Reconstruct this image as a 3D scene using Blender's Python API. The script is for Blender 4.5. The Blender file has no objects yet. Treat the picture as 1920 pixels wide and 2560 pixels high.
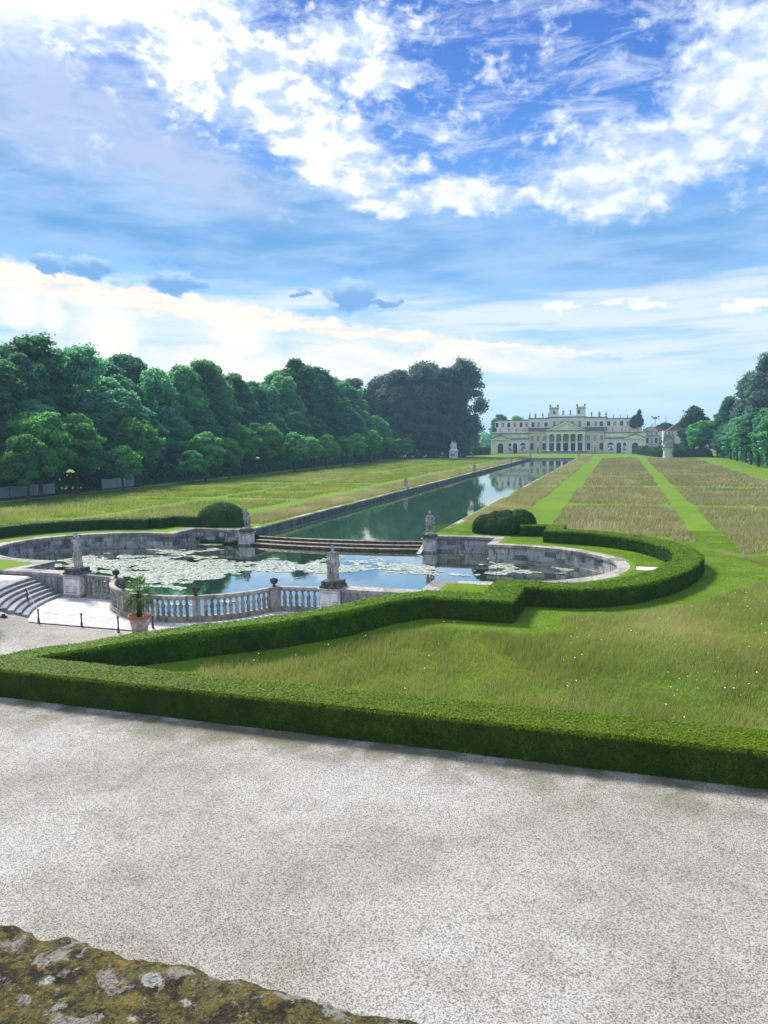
import bpy, bmesh, math, random
import numpy as np
from mathutils import Vector, Matrix, geometry
random.seed(7); RNG = np.random.default_rng(11)
PI = math.pi
S = bpy.context.scene
COL = S.collection

# ---------------------------------------------------------------- camera
cam_d = bpy.data.cameras.new('camera'); cam = bpy.data.objects.new('camera', cam_d); COL.objects.link(cam)
cam_d.sensor_fit = 'VERTICAL'; cam_d.sensor_height = 36.0; cam_d.lens = 26.0
cam_d.clip_start = 0.1; cam_d.clip_end = 6000
Fv = Vector((-0.30290715, 0.94770505, -0.10051066)); Rv = Vector((0.95279689, 0.30342963, -0.01041875)); Uv = Vector((-0.02062401, 0.09892216, 0.99488143))
CAM = Vector((25.7, 0.0, 9.0))
m = Matrix.Identity(4)
for i in range(3):
    m[i][0] = Rv[i]; m[i][1] = Uv[i]; m[i][2] = -Fv[i]; m[i][3] = CAM[i]
cam.matrix_world = m
S.camera = cam
S.view_settings.view_transform = 'Standard'; S.view_settings.look = 'None'
S.view_settings.exposure = 0.7; S.view_settings.gamma = 1.0; S.view_settings.use_curve_mapping = False
S.render.engine = 'CYCLES'
S.cycles.max_bounces = 8; S.cycles.diffuse_bounces = 3; S.cycles.glossy_bounces = 3; S.cycles.transparent_max_bounces = 8
S.cycles.caustics_reflective = False; S.cycles.caustics_refractive = False
S.cycles.volume_bounces = 0
SUN_AZ, SUN_EL = -52.0, 43.0     # degrees: azimuth from +Y towards +X, elevation

# ---------------------------------------------------------------- node helper
class NT:
    def __init__(s, tree): s.t = tree; s.n = tree.nodes; s.l = tree.links
    def put(s, sock, v):
        if isinstance(v, bpy.types.NodeSocket): s.l.new(v, sock)
        elif v is not None: sock.default_value = v
    def m(s, op, a, b=None, c=None, clamp=False):
        n = s.n.new('ShaderNodeMath'); n.operation = op; n.use_clamp = clamp
        s.put(n.inputs[0], a); s.put(n.inputs[1], b); s.put(n.inputs[2], c); return n.outputs[0]
    def add(s, a, b): return s.m('ADD', a, b)
    def sub(s, a, b): return s.m('SUBTRACT', a, b)
    def mul(s, a, b): return s.m('MULTIPLY', a, b)
    def ss(s, v, a, b, lo=0., hi=1.):
        n = s.n.new('ShaderNodeMapRange'); n.interpolation_type = 'SMOOTHSTEP'
        s.put(n.inputs['Value'], v); s.put(n.inputs['From Min'], a); s.put(n.inputs['From Max'], b)
        s.put(n.inputs['To Min'], lo); s.put(n.inputs['To Max'], hi); return n.outputs[0]
    def noise(s, vec, scale, detail=4, rough=.55, dist=0., out=0):
        n = s.n.new('ShaderNodeTexNoise'); s.put(n.inputs['Vector'], vec); n.inputs['Scale'].default_value = scale
        n.inputs['Detail'].default_value = detail; n.inputs['Roughness'].default_value = rough; n.inputs['Distortion'].default_value = dist
        return n.outputs[out]
    def voro(s, vec, scale, out='Distance', feature='F1', rand=1.):
        n = s.n.new('ShaderNodeTexVoronoi'); n.feature = feature; s.put(n.inputs['Vector'], vec)
        n.inputs['Scale'].default_value = scale; n.inputs['Randomness'].default_value = rand; return n.outputs[out]
    def mix(s, f, a, b, mode='MIX'):
        n = s.n.new('ShaderNodeMix'); n.data_type = 'RGBA'; n.blend_type = mode
        def c(v): return (*v, 1.) if isinstance(v, tuple) and len(v) == 3 else v
        s.put(n.inputs[0], f); s.put(n.inputs[6], c(a)); s.put(n.inputs[7], c(b)); return n.outputs[2]
    def xyz(s, x, y, z):
        n = s.n.new('ShaderNodeCombineXYZ'); s.put(n.inputs[0], x); s.put(n.inputs[1], y); s.put(n.inputs[2], z); return n.outputs[0]
    def sep(s, v):
        n = s.n.new('ShaderNodeSeparateXYZ'); s.put(n.inputs[0], v); return n.outputs
    def map(s, vec, scale=(1, 1, 1), loc=(0, 0, 0), rot=(0, 0, 0)):
        n = s.n.new('ShaderNodeMapping'); s.put(n.inputs[0], vec); n.inputs['Scale'].default_value = scale
        n.inputs['Location'].default_value = loc; n.inputs['Rotation'].default_value = rot; return n.outputs[0]
    def ramp(s, v, stops):
        n = s.n.new('ShaderNodeValToRGB'); s.put(n.inputs[0], v); e = n.color_ramp.elements
        while len(e) < len(stops): e.new(.5)
        for k, (p, c) in enumerate(stops): e[k].position = p; e[k].color = (*c, 1.)
        return n.outputs[0]
    def coord(s, which='Object'): return s.n.new('ShaderNodeTexCoord').outputs[which]
    def bump(s, h, strength=.5, dist=.02):
        n = s.n.new('ShaderNodeBump'); s.put(n.inputs['Height'], h); n.inputs['Strength'].default_value = strength
        n.inputs['Distance'].default_value = dist; return n.outputs[0]

# ---------------------------------------------------------------- world: sky with clouds
W = bpy.data.worlds.new('World'); S.world = W; W.use_nodes = True
W.node_tree.nodes.clear(); k = NT(W.node_tree)
out = k.n.new('ShaderNodeOutputWorld'); bg = k.n.new('ShaderNodeBackground'); bg.inputs['Strength'].default_value = 0.1
k.l.new(bg.outputs[0], out.inputs[0])
sky = k.n.new('ShaderNodeTexSky'); sky.sky_type = 'NISHITA'; sky.sun_disc = False
sky.sun_elevation = math.radians(SUN_EL); sky.sun_rotation = math.radians(SUN_AZ); sky.air_density = 1.0; sky.dust_density = .6; sky.ozone_density = 2.0
D = k.n.new('ShaderNodeTexCoord').outputs['Generated']
dx, dy, dz = k.sep(D)
az = k.mul(k.m('ARCTAN2', dx, dy), 57.2958); el = k.mul(k.m('ARCSINE', dz), 57.2958)
P0 = k.xyz(k.mul(az, .1), k.mul(el, .17), 0.)
Pd = k.map(P0, rot=(0, 0, .35))
wn = k.noise(Pd, 1.6, 5, .6, out=1); wr, wg, wb = k.sep(wn)
wn2 = k.noise(Pd, 7., 4, .6, out=1); vr, vg, vb = k.sep(wn2)
azw = k.add(az, k.add(k.mul(k.sub(wr, .5), 9.), k.mul(k.sub(vr, .5), 2.2)))
elw = k.add(el, k.add(k.mul(k.sub(wg, .5), 4.2), k.mul(k.sub(vg, .5), 1.3)))
azs = k.add(az, k.mul(k.sub(vr, .5), 2.4)); els = k.add(el, k.mul(k.sub(vg, .5), 1.6))
def blob(a0, e0, ra, re, rot=0., lo=1.15, hi=.55, A=azw, E=elw):
    c, s_ = math.cos(math.radians(rot)), math.sin(math.radians(rot))
    X = k.sub(A, a0); Y = k.sub(E, e0)
    u = k.mul(k.add(k.mul(X, c), k.mul(Y, s_)), 1. / ra); v = k.mul(k.sub(k.mul(Y, c), k.mul(X, s_)), 1. / re)
    r = k.m('SQRT', k.add(k.mul(u, u), k.mul(v, v)))
    return k.ss(r, lo, hi)
def mx(*a):
    r = a[0]
    for b in a[1:]: r = k.m('MAXIMUM', r, b)
    return r
nish = k.mix(1., sky.outputs[0], (.8, 1.0, 1.35), 'MULTIPLY')
base = k.ramp(k.ss(el, 0., 34.), [(0., (4.4, 6.9, 9.4)), (.22, (2.9, 5.6, 9.0)), (.5, (1.35, 3.7, 8.3)), (.78, (.5, 2.0, 6.8)), (1., (.28, 1.25, 5.4))])
# the ramp clamps at 1, so it is stored at a tenth
rb = base.node.color_ramp
for e in rb.elements: e.color = (e.color[0] / 10, e.color[1] / 10, e.color[2] / 10, 1)
base = k.mix(1., base, (10., 10., 10.), 'MULTIPLY')
c = k.mix(.75, nish, base)
# thin veil low in the sky
veil = k.mul(k.noise(k.xyz(k.mul(az, .03), k.mul(el, .35), 0.), 2.2, 5, .6), k.ss(el, 16., 9.))
c = k.mix(k.ss(veil, .32, .58, 0., .85), c, (7.4, 8.2, 9.7))
c = k.mix(k.mul(k.ss(el, 7., 2.), .5), c, (5.6, 7.9, 9.6))
# grey-blue flat cloud deck
dband = mx(blob(-27, 15.9, 30, 4.1, -7, 1.25, .4), blob(-40, 18.5, 13, 5.5, -12, 1.2, .4), blob(2, 13.4, 20, 3.0, 0, 1.3, .2), blob(-35, 14.2, 18, 2.3, -4, 1.2, .4))
dn = k.noise(k.xyz(k.mul(az, .06), k.mul(el, .3), 3.), 1.7, 5, .55)
dcol = k.mix(k.ss(dn, .32, .72), (1.5, 3.7, 7.2), (3.8, 5.7, 8.7))
c = k.mix(k.mul(dband, .93), c, dcol)
# white masses
nA = k.noise(Pd, 2.6, 7, .62, .35); nB = k.noise(k.map(P0, rot=(0, 0, -.4), scale=(1.2, 1., 1.)), 8., 4, .52, .3)
fld = mx(blob(-38, 28.8, 15, 3.2, -4, 1.3, .3), blob(-29, 24.5, 11, 4.4, -14, 1.3, .3), blob(-21, 20.3, 9, 3.2, -24, 1.3, .3),
         blob(-13, 17.3, 10, 1.9, -4, 1.3, .3), blob(0, 18.2, 9.5, 3.5, 8, 1.35, .3), blob(7, 21.5, 6, 6.5, 0, 1.35, .3), blob(-21, 26.5, 8, 2.3, 8, 1.3, .2),
         blob(22, 22, 14, 9, 0, 1.3, .2), blob(-70, 26, 22, 9, 0, 1.3, .2), blob(-17.5, 24.6, 5.5, 1.5, 6, 1.3, .2, azs, els), k.mul(blob(-33, 19.6, 11, 2.4, -15, 1.3, .2), .35))
fld = mx(fld, k.mul(k.mul(k.noise(P0, .35, 3, .5), k.ss(el, 30., 42.)), 1.15), k.mul(k.mul(k.noise(P0, .5, 4, .6), k.ss(k.m('ABSOLUTE', k.add(az, 15.)), 60., 100.)), 1.6))  # last term: cloud added behind the camera to light the shaded palace front
cov = k.add(k.mul(fld, .72), k.add(k.mul(k.sub(nA, .5), 1.05), k.mul(k.sub(nB, .5), .55)))
cmask = k.ss(cov, .20, .70)
puff = k.mul(k.ss(k.add(k.mul(nA, .72), k.mul(nB, .40)), .55, .74), k.ss(el, 17., 21.))
cmask = mx(cmask, k.mul(puff, .9))
wisp = k.mul(k.mul(k.ss(k.noise(k.map(P0, rot=(0, 0, .5), scale=(.7, 1.6, 1.)), 2.2, 7, .66, .6), .44, .70), k.ss(el, 15., 20.)), .62)
c = k.mix(wisp, c, (7.4, 8.3, 9.9))
shade = k.ss(k.add(k.add(k.mul(nA, .45), k.mul(k.noise(Pd, 5.2, 5, .6), .55)), k.mul(k.sub(cov, .6), .12)), .42, .62)
warm = k.ss(k.add(az, k.mul(el, -.6)), -18., -44.)
ccol = k.mix(shade, (4.9, 6.3, 9.0), k.mix(warm, (8.3, 8.9, 9.9), (11.5, 11.5, 11.5)))
c = k.mix(cmask, c, ccol)
lav = mx(blob(-41, 21.8, 11, 3.9, -10, 1.3, .3), blob(-33, 19., 9, 2.4, -16, 1.3, .3))
c = k.mix(k.mul(lav, k.ss(k.noise(Pd, 3.4, 6, .6), .34, .60, .45, 1.)), c, (4.3, 5.4, 8.0))
# sun behind the cloud, upper left
glow = k.ss(k.m('SQRT', k.add(k.m('POWER', k.mul(k.sub(az, SUN_AZ + 8.), .75), 2.), k.m('POWER', k.sub(el, SUN_EL - 8.), 2.))), 13., 2.)
c = k.mix(k.mul(glow, .85), c, (22., 22., 21.))
# cream lit band low on the left and its fall streaks
line = k.add(11.0, k.mul(k.add(az, 44.), -.122))
bd = k.sub(els, line); th = k.ss(az, -52., 2., 1.15, .22)
nC = k.noise(k.xyz(k.mul(az, .12), k.mul(el, .5), 5.), 2.4, 6, .65)
band = k.mul(k.ss(k.m('ABSOLUTE', k.m('DIVIDE', bd, th)), 1.25, .55), k.ss(az, 8., -16.))
c = k.mix(k.mul(band, k.ss(nC, .2, .5, .55, 1.)), c, k.mix(k.ss(nC, .4, .62), (8.2, 8.0, 7.8), (10.6, 9.7, 8.2)))
hz = mx(blob(-27, 5.2, 13, 2.4, 0, 1.3, .2), blob(-37.5, 7.4, 2.6, 2.8, 15, 1.2, .3, azs, els), blob(-28.5, 7.6, 3.4, 2.4, -25, 1.2, .3, azs, els), blob(-15, 6.0, 12, .9, -4, 1.3, .3))
c = k.mix(k.mul(hz, .85), c, (9.6, 9.2, 8.4))
# small dark cumulus in front of the band
for a0, e0, ra, re in ((-32.9, 11.2, 2.1, .85), (-20.0, 10.6, 2.1, 1.25), (-41.3, 11.9, 1.0, .75), (-38.6, 11.9, 1.7, .75), (-17.4, 10.0, 1.4, .35), (-23.8, 10.7, .8, .3)):
    b = blob(a0, e0, ra, re, 0, 1.15, .75, azs, els)
    c = k.mix(k.mul(b, .97), c, k.mix(k.ss(els, e0 - re * .1, e0 + re * 1.2), (1.9, 4.0, 7.5), (5.6, 7.3, 9.6)))
for a0, e0, ra, re in ((-4.4, 9.3, 1.6, .32), (-.9, 9.4, .9, .22), (1.5, 9.2, 1.4, .38), (-43.4, 9.0, 1.5, 1.3), (-41.2, 8.6, .9, 1.4), (8.2, 8.6, 2.0, .5), (-31, 6.6, 1., .2), (-19, 5.2, .9, .15), (-8, 5., 1., .14)):
    c = k.mix(k.mul(blob(a0, e0, ra, re, 0, 1.3, .5, azs, els), .85), c, (9.2, 9.4, 9.8))
c = k.mix(k.ss(el, .3, -3.), c, (3.2, 4.4, 4.6))
c = k.mix(1., c, (.74, .73, .71), 'MULTIPLY')
k.l.new(c, bg.inputs['Color'])

sun_d = bpy.data.lights.new('sun', 'SUN'); sun = bpy.data.objects.new('sun', sun_d); COL.objects.link(sun)
sun_d.energy = 4.4; sun_d.angle = math.radians(12); sun_d.color = (1., .95, .86)
a, e = math.radians(SUN_AZ), math.radians(SUN_EL)
sdir = Vector((math.sin(a) * math.cos(e), math.cos(a) * math.cos(e), math.sin(e)))
sun.rotation_euler = sdir.to_track_quat('Z', 'Y').to_euler()

# ---------------------------------------------------------------- materials
MATS = {}
def mat(name, build=None, color=(.5, .5, .5), rough=.85, spec=.3):
    if name in MATS: return MATS[name]
    M = bpy.data.materials.new(name); M.use_nodes = True; t = NT(M.node_tree)
    bs = t.n['Principled BSDF']; bs.inputs['Roughness'].default_value = rough
    bs.inputs['Specular IOR Level'].default_value = spec
    bs.inputs['Base Color'].default_value = (*color, 1)
    if build: build(t, bs)
    MATS[name] = M; return M
def stone(name, light, dark, stain, mossy=.0, sc=1., per_obj=.0):
    def f(t, bs):
        P = t.coord('Object'); G = t.n.new('ShaderNodeNewGeometry').outputs['Position']
        a = t.noise(G, 1.3 * sc, 6, .62); b = t.noise(G, 9 * sc, 5, .6); st = t.noise(t.map(G, (2.6, 2.6, .45)), 1.6 * sc, 5, .65)
        col = t.mix(t.ss(a, .35, .65), dark, light)
        if per_obj:
            rd = t.n.new('ShaderNodeObjectInfo').outputs['Random']
            col = t.mix(t.ss(rd, .25, .95, 0., per_obj), col, light)
            col = t.mix(t.ss(rd, .55, .05, 0., .6), col, stain)
        col = t.mix(t.ss(st, .47, .68, 0., .85), col, stain)
        col = t.mix(t.ss(b, .45, .75, 0., .45), col, stain)
        if mossy:
            mz = t.noise(G, 2.2, 5, .7)
            col = t.mix(t.ss(mz, .52, .64, 0., mossy), col, (.05, .065, .03))
        t.put(bs.inputs['Base Color'], col)
        t.put(bs.inputs['Normal'], t.bump(t.noise(G, 22 * sc, 6, .7), .5, .012))
    return mat(name, f, rough=.9, spec=.2)
M_stone = stone('weathered_stone', (.44, .41, .36), (.25, .24, .22), (.075, .08, .085), .35)
M_block = stone('wall_block_stone', (.48, .49, .5), (.16, .18, .2), (.045, .055, .07), .25, 1., .75)
M_coping = stone('coping_stone', (.46, .43, .39), (.28, .27, .25), (.1, .105, .11), .2, 1., .5)
M_statue = stone('statue_stone', (.5, .5, .48), (.26, .27, .27), (.06, .065, .07), .25, 2.2)
M_white = stone('white_marble', (.78, .78, .77), (.6, .6, .6), (.3, .3, .3), 0, 1.5)
M_pave = stone('pale_paving', (.68, .64, .62), (.60, .57, .56), (.42, .40, .41), 0, 1., .35)
M_step = stone('step_stone', (.36, .37, .38), (.24, .25, .27), (.10, .11, .13), .1, 1., .3)
M_dark = mat('dark_joint', color=(.03, .032, .033), rough=1.)
def f_casc(t, bs):
    G = t.n.new('ShaderNodeNewGeometry'); nz = t.sep(G.outputs['Normal'])[2]
    a = t.noise(G.outputs['Position'], 3., 5, .6)
    t.put(bs.inputs['Base Color'], t.mix(t.ss(a, .4, .65), (.03, .024, .016), (.11, .09, .06)))
mat_casc = mat('wet_mossy_stone', f_casc, rough=.55, spec=.4)
def f_lip(t, bs):
    G = t.n.new('ShaderNodeNewGeometry').outputs['Position']
    t.put(bs.inputs['Base Color'], t.mix(t.ss(t.noise(G, 3., 5, .6), .35, .6), (.16, .13, .09), (.42, .37, .29)))
mat_lip = mat('worn_step_nosing', f_lip, rough=.5, spec=.4)

def f_gravel(t, bs):
    P = t.coord('Object')
    big = t.noise(P, .12, 4, .6); mid = t.noise(P, .9, 5, .6)
    sp = t.noise(t.map(P, (1., 1.3, 1.)), 38., 5, .75); vo = t.voro(P, 42., 'Color')
    v = t.sep(vo)[0]
    col = t.mix(t.ss(t.add(t.mul(sp, .6), t.mul(v, .4)), .32, .60), (.17, .163, .152), (.535, .52, .495))
    col = t.mix(t.ss(big, .40, .62, 0., 1.), col, (.80, .79, .72), 'MULTIPLY')
    col = t.mix(t.ss(mid, .45, .70, 0., 1.), col, (.84, .82, .79), 'MULTIPLY')
    # damp worn edge with moss near the hedge line
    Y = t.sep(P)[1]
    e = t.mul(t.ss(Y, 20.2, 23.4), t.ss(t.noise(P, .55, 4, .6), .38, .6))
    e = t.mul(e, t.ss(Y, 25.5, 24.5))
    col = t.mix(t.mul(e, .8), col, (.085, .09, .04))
    t.put(bs.inputs['Base Color'], col)
    t.put(bs.inputs['Normal'], t.bump(t.add(sp, t.mul(t.voro(P, 30.), .5)), .8, .03))
M_gravel = mat('pale_gravel', f_gravel, rough=.95, spec=.15)
def f_lawn(t, bs):
    P = t.coord('Object')
    a = t.noise(P, .09, 4, .55); b = t.noise(P, 1.2, 5, .6); c_ = t.noise(P, 14., 4, .7)
    col = t.mix(t.ss(a, .35, .65), (.105, .20, .010), (.15, .25, .014))
    col = t.mix(t.ss(b, .42, .7, 0., .5), col, (.20, .25, .03))
    d_ = t.noise(P, 45., 3, .7)
    col = t.mix(t.ss(c_, .4, .7, 0., .6), col, (.045, .11, .008))
    col = t.mix(t.ss(d_, .5, .7, 0., .6), col, (.04, .09, .008))
    t.put(bs.inputs['Base Color'], col)
    t.put(bs.inputs['Normal'], t.bump(c_, .7, .05))
M_lawn = mat('mown_lawn', f_lawn, rough=.9, spec=.1)
def leafy(name, c1, c2, c3, sc=.6, trans=.35, rnd=.25, rough=.6, tint=(1., 1., 1.)):
    M = bpy.data.materials.new(name); M.use_nodes = True; t = NT(M.node_tree); t.n.clear()
    o = t.n.new('ShaderNodeOutputMaterial'); di = t.n.new('ShaderNodeBsdfPrincipled'); tr = t.n.new('ShaderNodeBsdfTranslucent'); mx_ = t.n.new('ShaderNodeMixShader')
    di.inputs['Roughness'].default_value = rough; di.inputs['Specular IOR Level'].default_value = .12
    G = t.n.new('ShaderNodeNewGeometry').outputs['Position']
    at = t.n.new('ShaderNodeAttribute'); at.attribute_name = 'rnd'; r = at.outputs['Fac']
    oi = t.n.new('ShaderNodeObjectInfo').outputs['Random']
    n = t.noise(G, sc, 4, .6)
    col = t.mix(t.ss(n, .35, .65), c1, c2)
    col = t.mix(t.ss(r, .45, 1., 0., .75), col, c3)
    hsv = t.n.new('ShaderNodeHueSaturation'); t.put(hsv.inputs['Color'], col)
    t.put(hsv.inputs['Value'], t.ss(oi, 0., 1., 1. - rnd, 1. + rnd)); t.put(hsv.inputs['Hue'], t.ss(t.m('FRACT', t.mul(oi, 7.3)), 0., 1., .5 - rnd * .08, .5 + rnd * .06))
    col = hsv.outputs[0]
    t.put(di.inputs['Base Color'], col); t.put(tr.inputs['Color'], t.mix(1., col, tint, 'MULTIPLY')); mx_.inputs[0].default_value = trans
    t.l.new(di.outputs[0], mx_.inputs[1]); t.l.new(tr.outputs[0], mx_.inputs[2]); t.l.new(mx_.outputs[0], o.inputs[0])
    MATS[name] = M; return M
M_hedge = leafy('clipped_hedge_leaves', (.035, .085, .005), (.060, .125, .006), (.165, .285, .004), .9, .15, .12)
M_hedge_in = mat('hedge_core', color=(.03, .06, .006), rough=1., spec=0.)
M_topiary = leafy('dark_topiary_leaves', (.03, .09, .025), (.045, .12, .03), (.08, .16, .03), 1., .25, .1)
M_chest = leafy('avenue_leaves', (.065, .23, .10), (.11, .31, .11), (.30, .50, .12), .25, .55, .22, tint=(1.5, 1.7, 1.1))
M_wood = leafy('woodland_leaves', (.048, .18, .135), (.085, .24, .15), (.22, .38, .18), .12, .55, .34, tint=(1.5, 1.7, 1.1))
M_darkwood = leafy('dark_beech_leaves', (.06, .11, .125), (.095, .155, .145), (.14, .21, .16), .15, .45, .15, tint=(1.5, 1.7, 1.1))
M_conif = leafy('dark_conifer_leaves', (.02, .065, .045), (.03, .085, .05), (.05, .11, .055), .3, .2, .1)
M_grass = leafy('meadow_blades', (.18, .29, .03), (.33, .38, .07), (.58, .56, .21), .16, .35, .05)
M_straw = leafy('dry_meadow_blades', (.34, .32, .14), (.44, .39, .20), (.62, .54, .33), .12, .3, .05)
M_purple = leafy('seed_head_blades', (.29, .27, .12), (.35, .30, .17), (.52, .44, .27), .10, .25, .05)
M_palm = leafy('palm_fronds', (.05, .12, .015), (.09, .18, .02), (.16, .24, .04), 1.5, .3, .1)
M_bark = mat('bark', lambda t, bs: t.put(bs.inputs['Base Color'], t.mix(t.noise(t.map(t.coord('Object'), (3, 3, .6)), 2., 5, .7), (.03, .028, .022), (.11, .10, .08))), rough=.95)
M_palmtrunk = mat('palm_bark', lambda t, bs: (t.put(bs.inputs['Base Color'], t.mix(t.noise(t.map(t.coord('Object'), (2, 2, 9)), 3., 5, .7), (.01, .008, .007), (.07, .05, .035)))), rough=1.)
def f_terra(t, bs):
    P = t.coord('Object'); z = t.sep(P)[2]; n = t.noise(P, 4., 5, .6)
    t.put(bs.inputs['Base Color'], t.mix(t.ss(t.add(z, t.mul(n, .25)), .98, .80), (.34, .12, .07), t.mix(t.ss(n, .35, .65), (.36, .27, .22), (.52, .46, .42))))
M_terra = mat('terracotta', f_terra, rough=.85)
M_post = mat('dark_red_painted_wood', lambda t, bs: t.put(bs.inputs['Base Color'], t.mix(t.noise(t.coord('Object'), 12., 4, .6), (.05, .018, .014), (.13, .05, .038))), rough=.5)
M_rope = mat('grey_rope', color=(.45, .45, .43))
M_iron = mat('black_iron', color=(.02, .02, .022), rough=.5)
def f_water(t, bs, body, ior):
    P = t.coord('Object')
    h = t.add(t.mul(t.noise(t.map(P, (1., .45, 1.)), 1.1, 3, .5), 1.), t.mul(t.noise(t.map(P, (1., .5, 1.)), 5., 3, .5), .16))
    bs.inputs['Base Color'].default_value = (*body, 1); bs.inputs['Roughness'].default_value = .03
    bs.inputs['IOR'].default_value = ior; bs.inputs['Specular IOR Level'].default_value = .5
    t.put(bs.inputs['Normal'], t.bump(h, .35, .012))
def shine(M, fac):
    t = NT(M.node_tree); bs = t.n['Principled BSDF']; o_ = t.n['Material Output']; g = t.n.new('ShaderNodeBsdfAnisotropic'); g.inputs['Roughness'].default_value = .03
    g.inputs['Color'].default_value = (1., .98, .93, 1); nl = bs.inputs['Normal'].links
    if nl: t.l.new(nl[0].from_socket, g.inputs['Normal'])
    mxs = t.n.new('ShaderNodeMixShader'); mxs.inputs[0].default_value = fac; t.l.new(bs.outputs[0], mxs.inputs[1]); t.l.new(g.outputs[0], mxs.inputs[2]); t.l.new(mxs.outputs[0], o_.inputs['Surface'])
M_pool = mat('pool_water', lambda t, bs: f_water(t, bs, (.014, .034, .014), 4.0))
M_canal = mat('canal_water', lambda t, bs: f_water(t, bs, (.026, .075, .036), 2.1))
shine(M_pool, .55); shine(M_canal, .18)
M_pad = mat('lily_pad', lambda t, bs: (t.put(bs.inputs['Base Color'], t.mix(t.noise(t.coord('Object'), 1.5, 3, .6), (.32, .38, .26), (.66, .69, .60)))), rough=.22, spec=1.)  # pale base colour stands in for sky reflected on the pads
bsn = M_pad.node_tree.nodes['Principled BSDF']; bsn.inputs['IOR'].default_value = 1.7
M_flower = mat('white_petals', color=(.8, .8, .74))
M_soil = mat('basin_bottom', color=(.02, .03, .015), rough=1.)

# ---------------------------------------------------------------- mesh helpers
def props(o, label=None, cat=None, group=None, kind=None):
    if label: o['label'] = label
    if cat: o['category'] = cat
    if group: o['group'] = group
    if kind: o['kind'] = kind
    return o
def thing(name, label, cat, loc=(0, 0, 0), rz=0., group=None):
    o = bpy.data.objects.new(name, None); COL.objects.link(o); o.location = loc; o.rotation_euler = (0, 0, rz)
    o.empty_display_size = .3
    return props(o, label, cat, group)
def link(name, me, parent=None, material=None, smooth=False, loc=None, rz=0., scale=None):
    o = bpy.data.objects.new(name, me); COL.objects.link(o)
    if parent: o.parent = parent
    if material and not me.materials: me.materials.append(material)
    if smooth and me.polygons: me.polygons.foreach_set('use_smooth', [True] * len(me.polygons))
    if loc is not None: o.location = loc
    if rz: o.rotation_euler = (0, 0, rz)
    if scale is not None: o.scale = scale
    return o
def pyd(verts, faces):
    me = bpy.data.meshes.new('m'); me.from_pydata([tuple(map(float, v)) for v in verts], [], faces); me.update(); return me
class B:
    """collects shapes of one part"""
    def __init__(s): s.v = []; s.f = []
    def raw(s, v, f):
        n = len(s.v); s.v += [tuple(map(float, p)) for p in v]; s.f += [tuple(i + n for i in q) for q in f]; return s
    def box(s, x0, x1, y0, y1, z0, z1):
        return s.raw([(x0, y0, z0), (x1, y0, z0), (x1, y1, z0), (x0, y1, z0), (x0, y0, z1), (x1, y0, z1), (x1, y1, z1), (x0, y1, z1)],
                     [(0, 3, 2, 1), (4, 5, 6, 7), (0, 1, 5, 4), (1, 2, 6, 5), (2, 3, 7, 6), (3, 0, 4, 7)])
    def lathe(s, prof, n=12, c=(0, 0, 0)):
        v = []; f = []
        for (r, z) in prof:
            for i in range(n):
                a = 2 * PI * i / n; v.append((c[0] + r * math.cos(a), c[1] + r * math.sin(a), c[2] + z))
        for j in range(len(prof) - 1):
            for i in range(n): f.append((j * n + i, j * n + (i + 1) % n, (j + 1) * n + (i + 1) % n, (j + 1) * n + i))
        f.append(tuple(reversed(range(n)))); f.append(tuple(range((len(prof) - 1) * n, len(prof) * n)))
        return s.raw(v, f)
    def tube(s, pts, radii, n=6, cap=True):
        pts = [Vector(p) for p in pts]; v = []; f = []
        if not hasattr(radii, '__len__'): radii = [radii] * len(pts)
        for i, p in enumerate(pts):
            d = (pts[min(i + 1, len(pts) - 1)] - pts[max(i - 1, 0)]).normalized()
            x = d.cross(Vector((0, 0, 1)) if abs(d.z) < .9 else Vector((1, 0, 0))).normalized(); y = x.cross(d)
            for q in range(n):
                a = 2 * PI * q / n; v.append(p + (x * math.cos(a) - y * math.sin(a)) * radii[i])
        for i in range(len(pts) - 1):
            for q in range(n): f.append((i * n + q, i * n + (q + 1) % n, (i + 1) * n + (q + 1) % n, (i + 1) * n + q))
        if cap: f.append(tuple(reversed(range(n)))); f.append(tuple(range((len(pts) - 1) * n, len(pts) * n)))
        return s.raw(v, f)
    def ellip(s, c, r, n=8, m=6):
        v = [(c[0], c[1], c[2] - r[2])]; f = []
        for j in range(1, m):
            t = -PI / 2 + PI * j / m
            for i in range(n):
                a = 2 * PI * i / n; v.append((c[0] + r[0] * math.cos(t) * math.cos(a), c[1] + r[1] * math.cos(t) * math.sin(a), c[2] + r[2] * math.sin(t)))
        v.append((c[0], c[1], c[2] + r[2])); L = len(v) - 1
        for i in range(n): f.append((0, 1 + (i + 1) % n, 1 + i)); f.append((L, L - n + i, L - n + (i + 1) % n))
        for j in range(m - 2):
            for i in range(n): f.append((1 + j * n + i, 1 + j * n + (i + 1) % n, 1 + (j + 1) * n + (i + 1) % n, 1 + (j + 1) * n + i))
        return s.raw(v, f)
    def prism_y(s, poly, y0, y1):
        """polygon of (x,z) extruded along y; poly anticlockwise seen from -y"""
        n = len(poly); v = [(x, y0, z) for x, z in poly] + [(x, y1, z) for x, z in poly]
        f = [tuple(range(n)), tuple(reversed(range(n, 2 * n)))] + [(i, i + n, (i + 1) % n + n, (i + 1) % n) for i in range(n)]
        return s.raw(v, f)
    def mesh(s): return pyd(s.v, s.f)
    def part(s, name, mt, parent=None, **kw): return link(name, s.mesh(), parent, mt, **kw)

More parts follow.
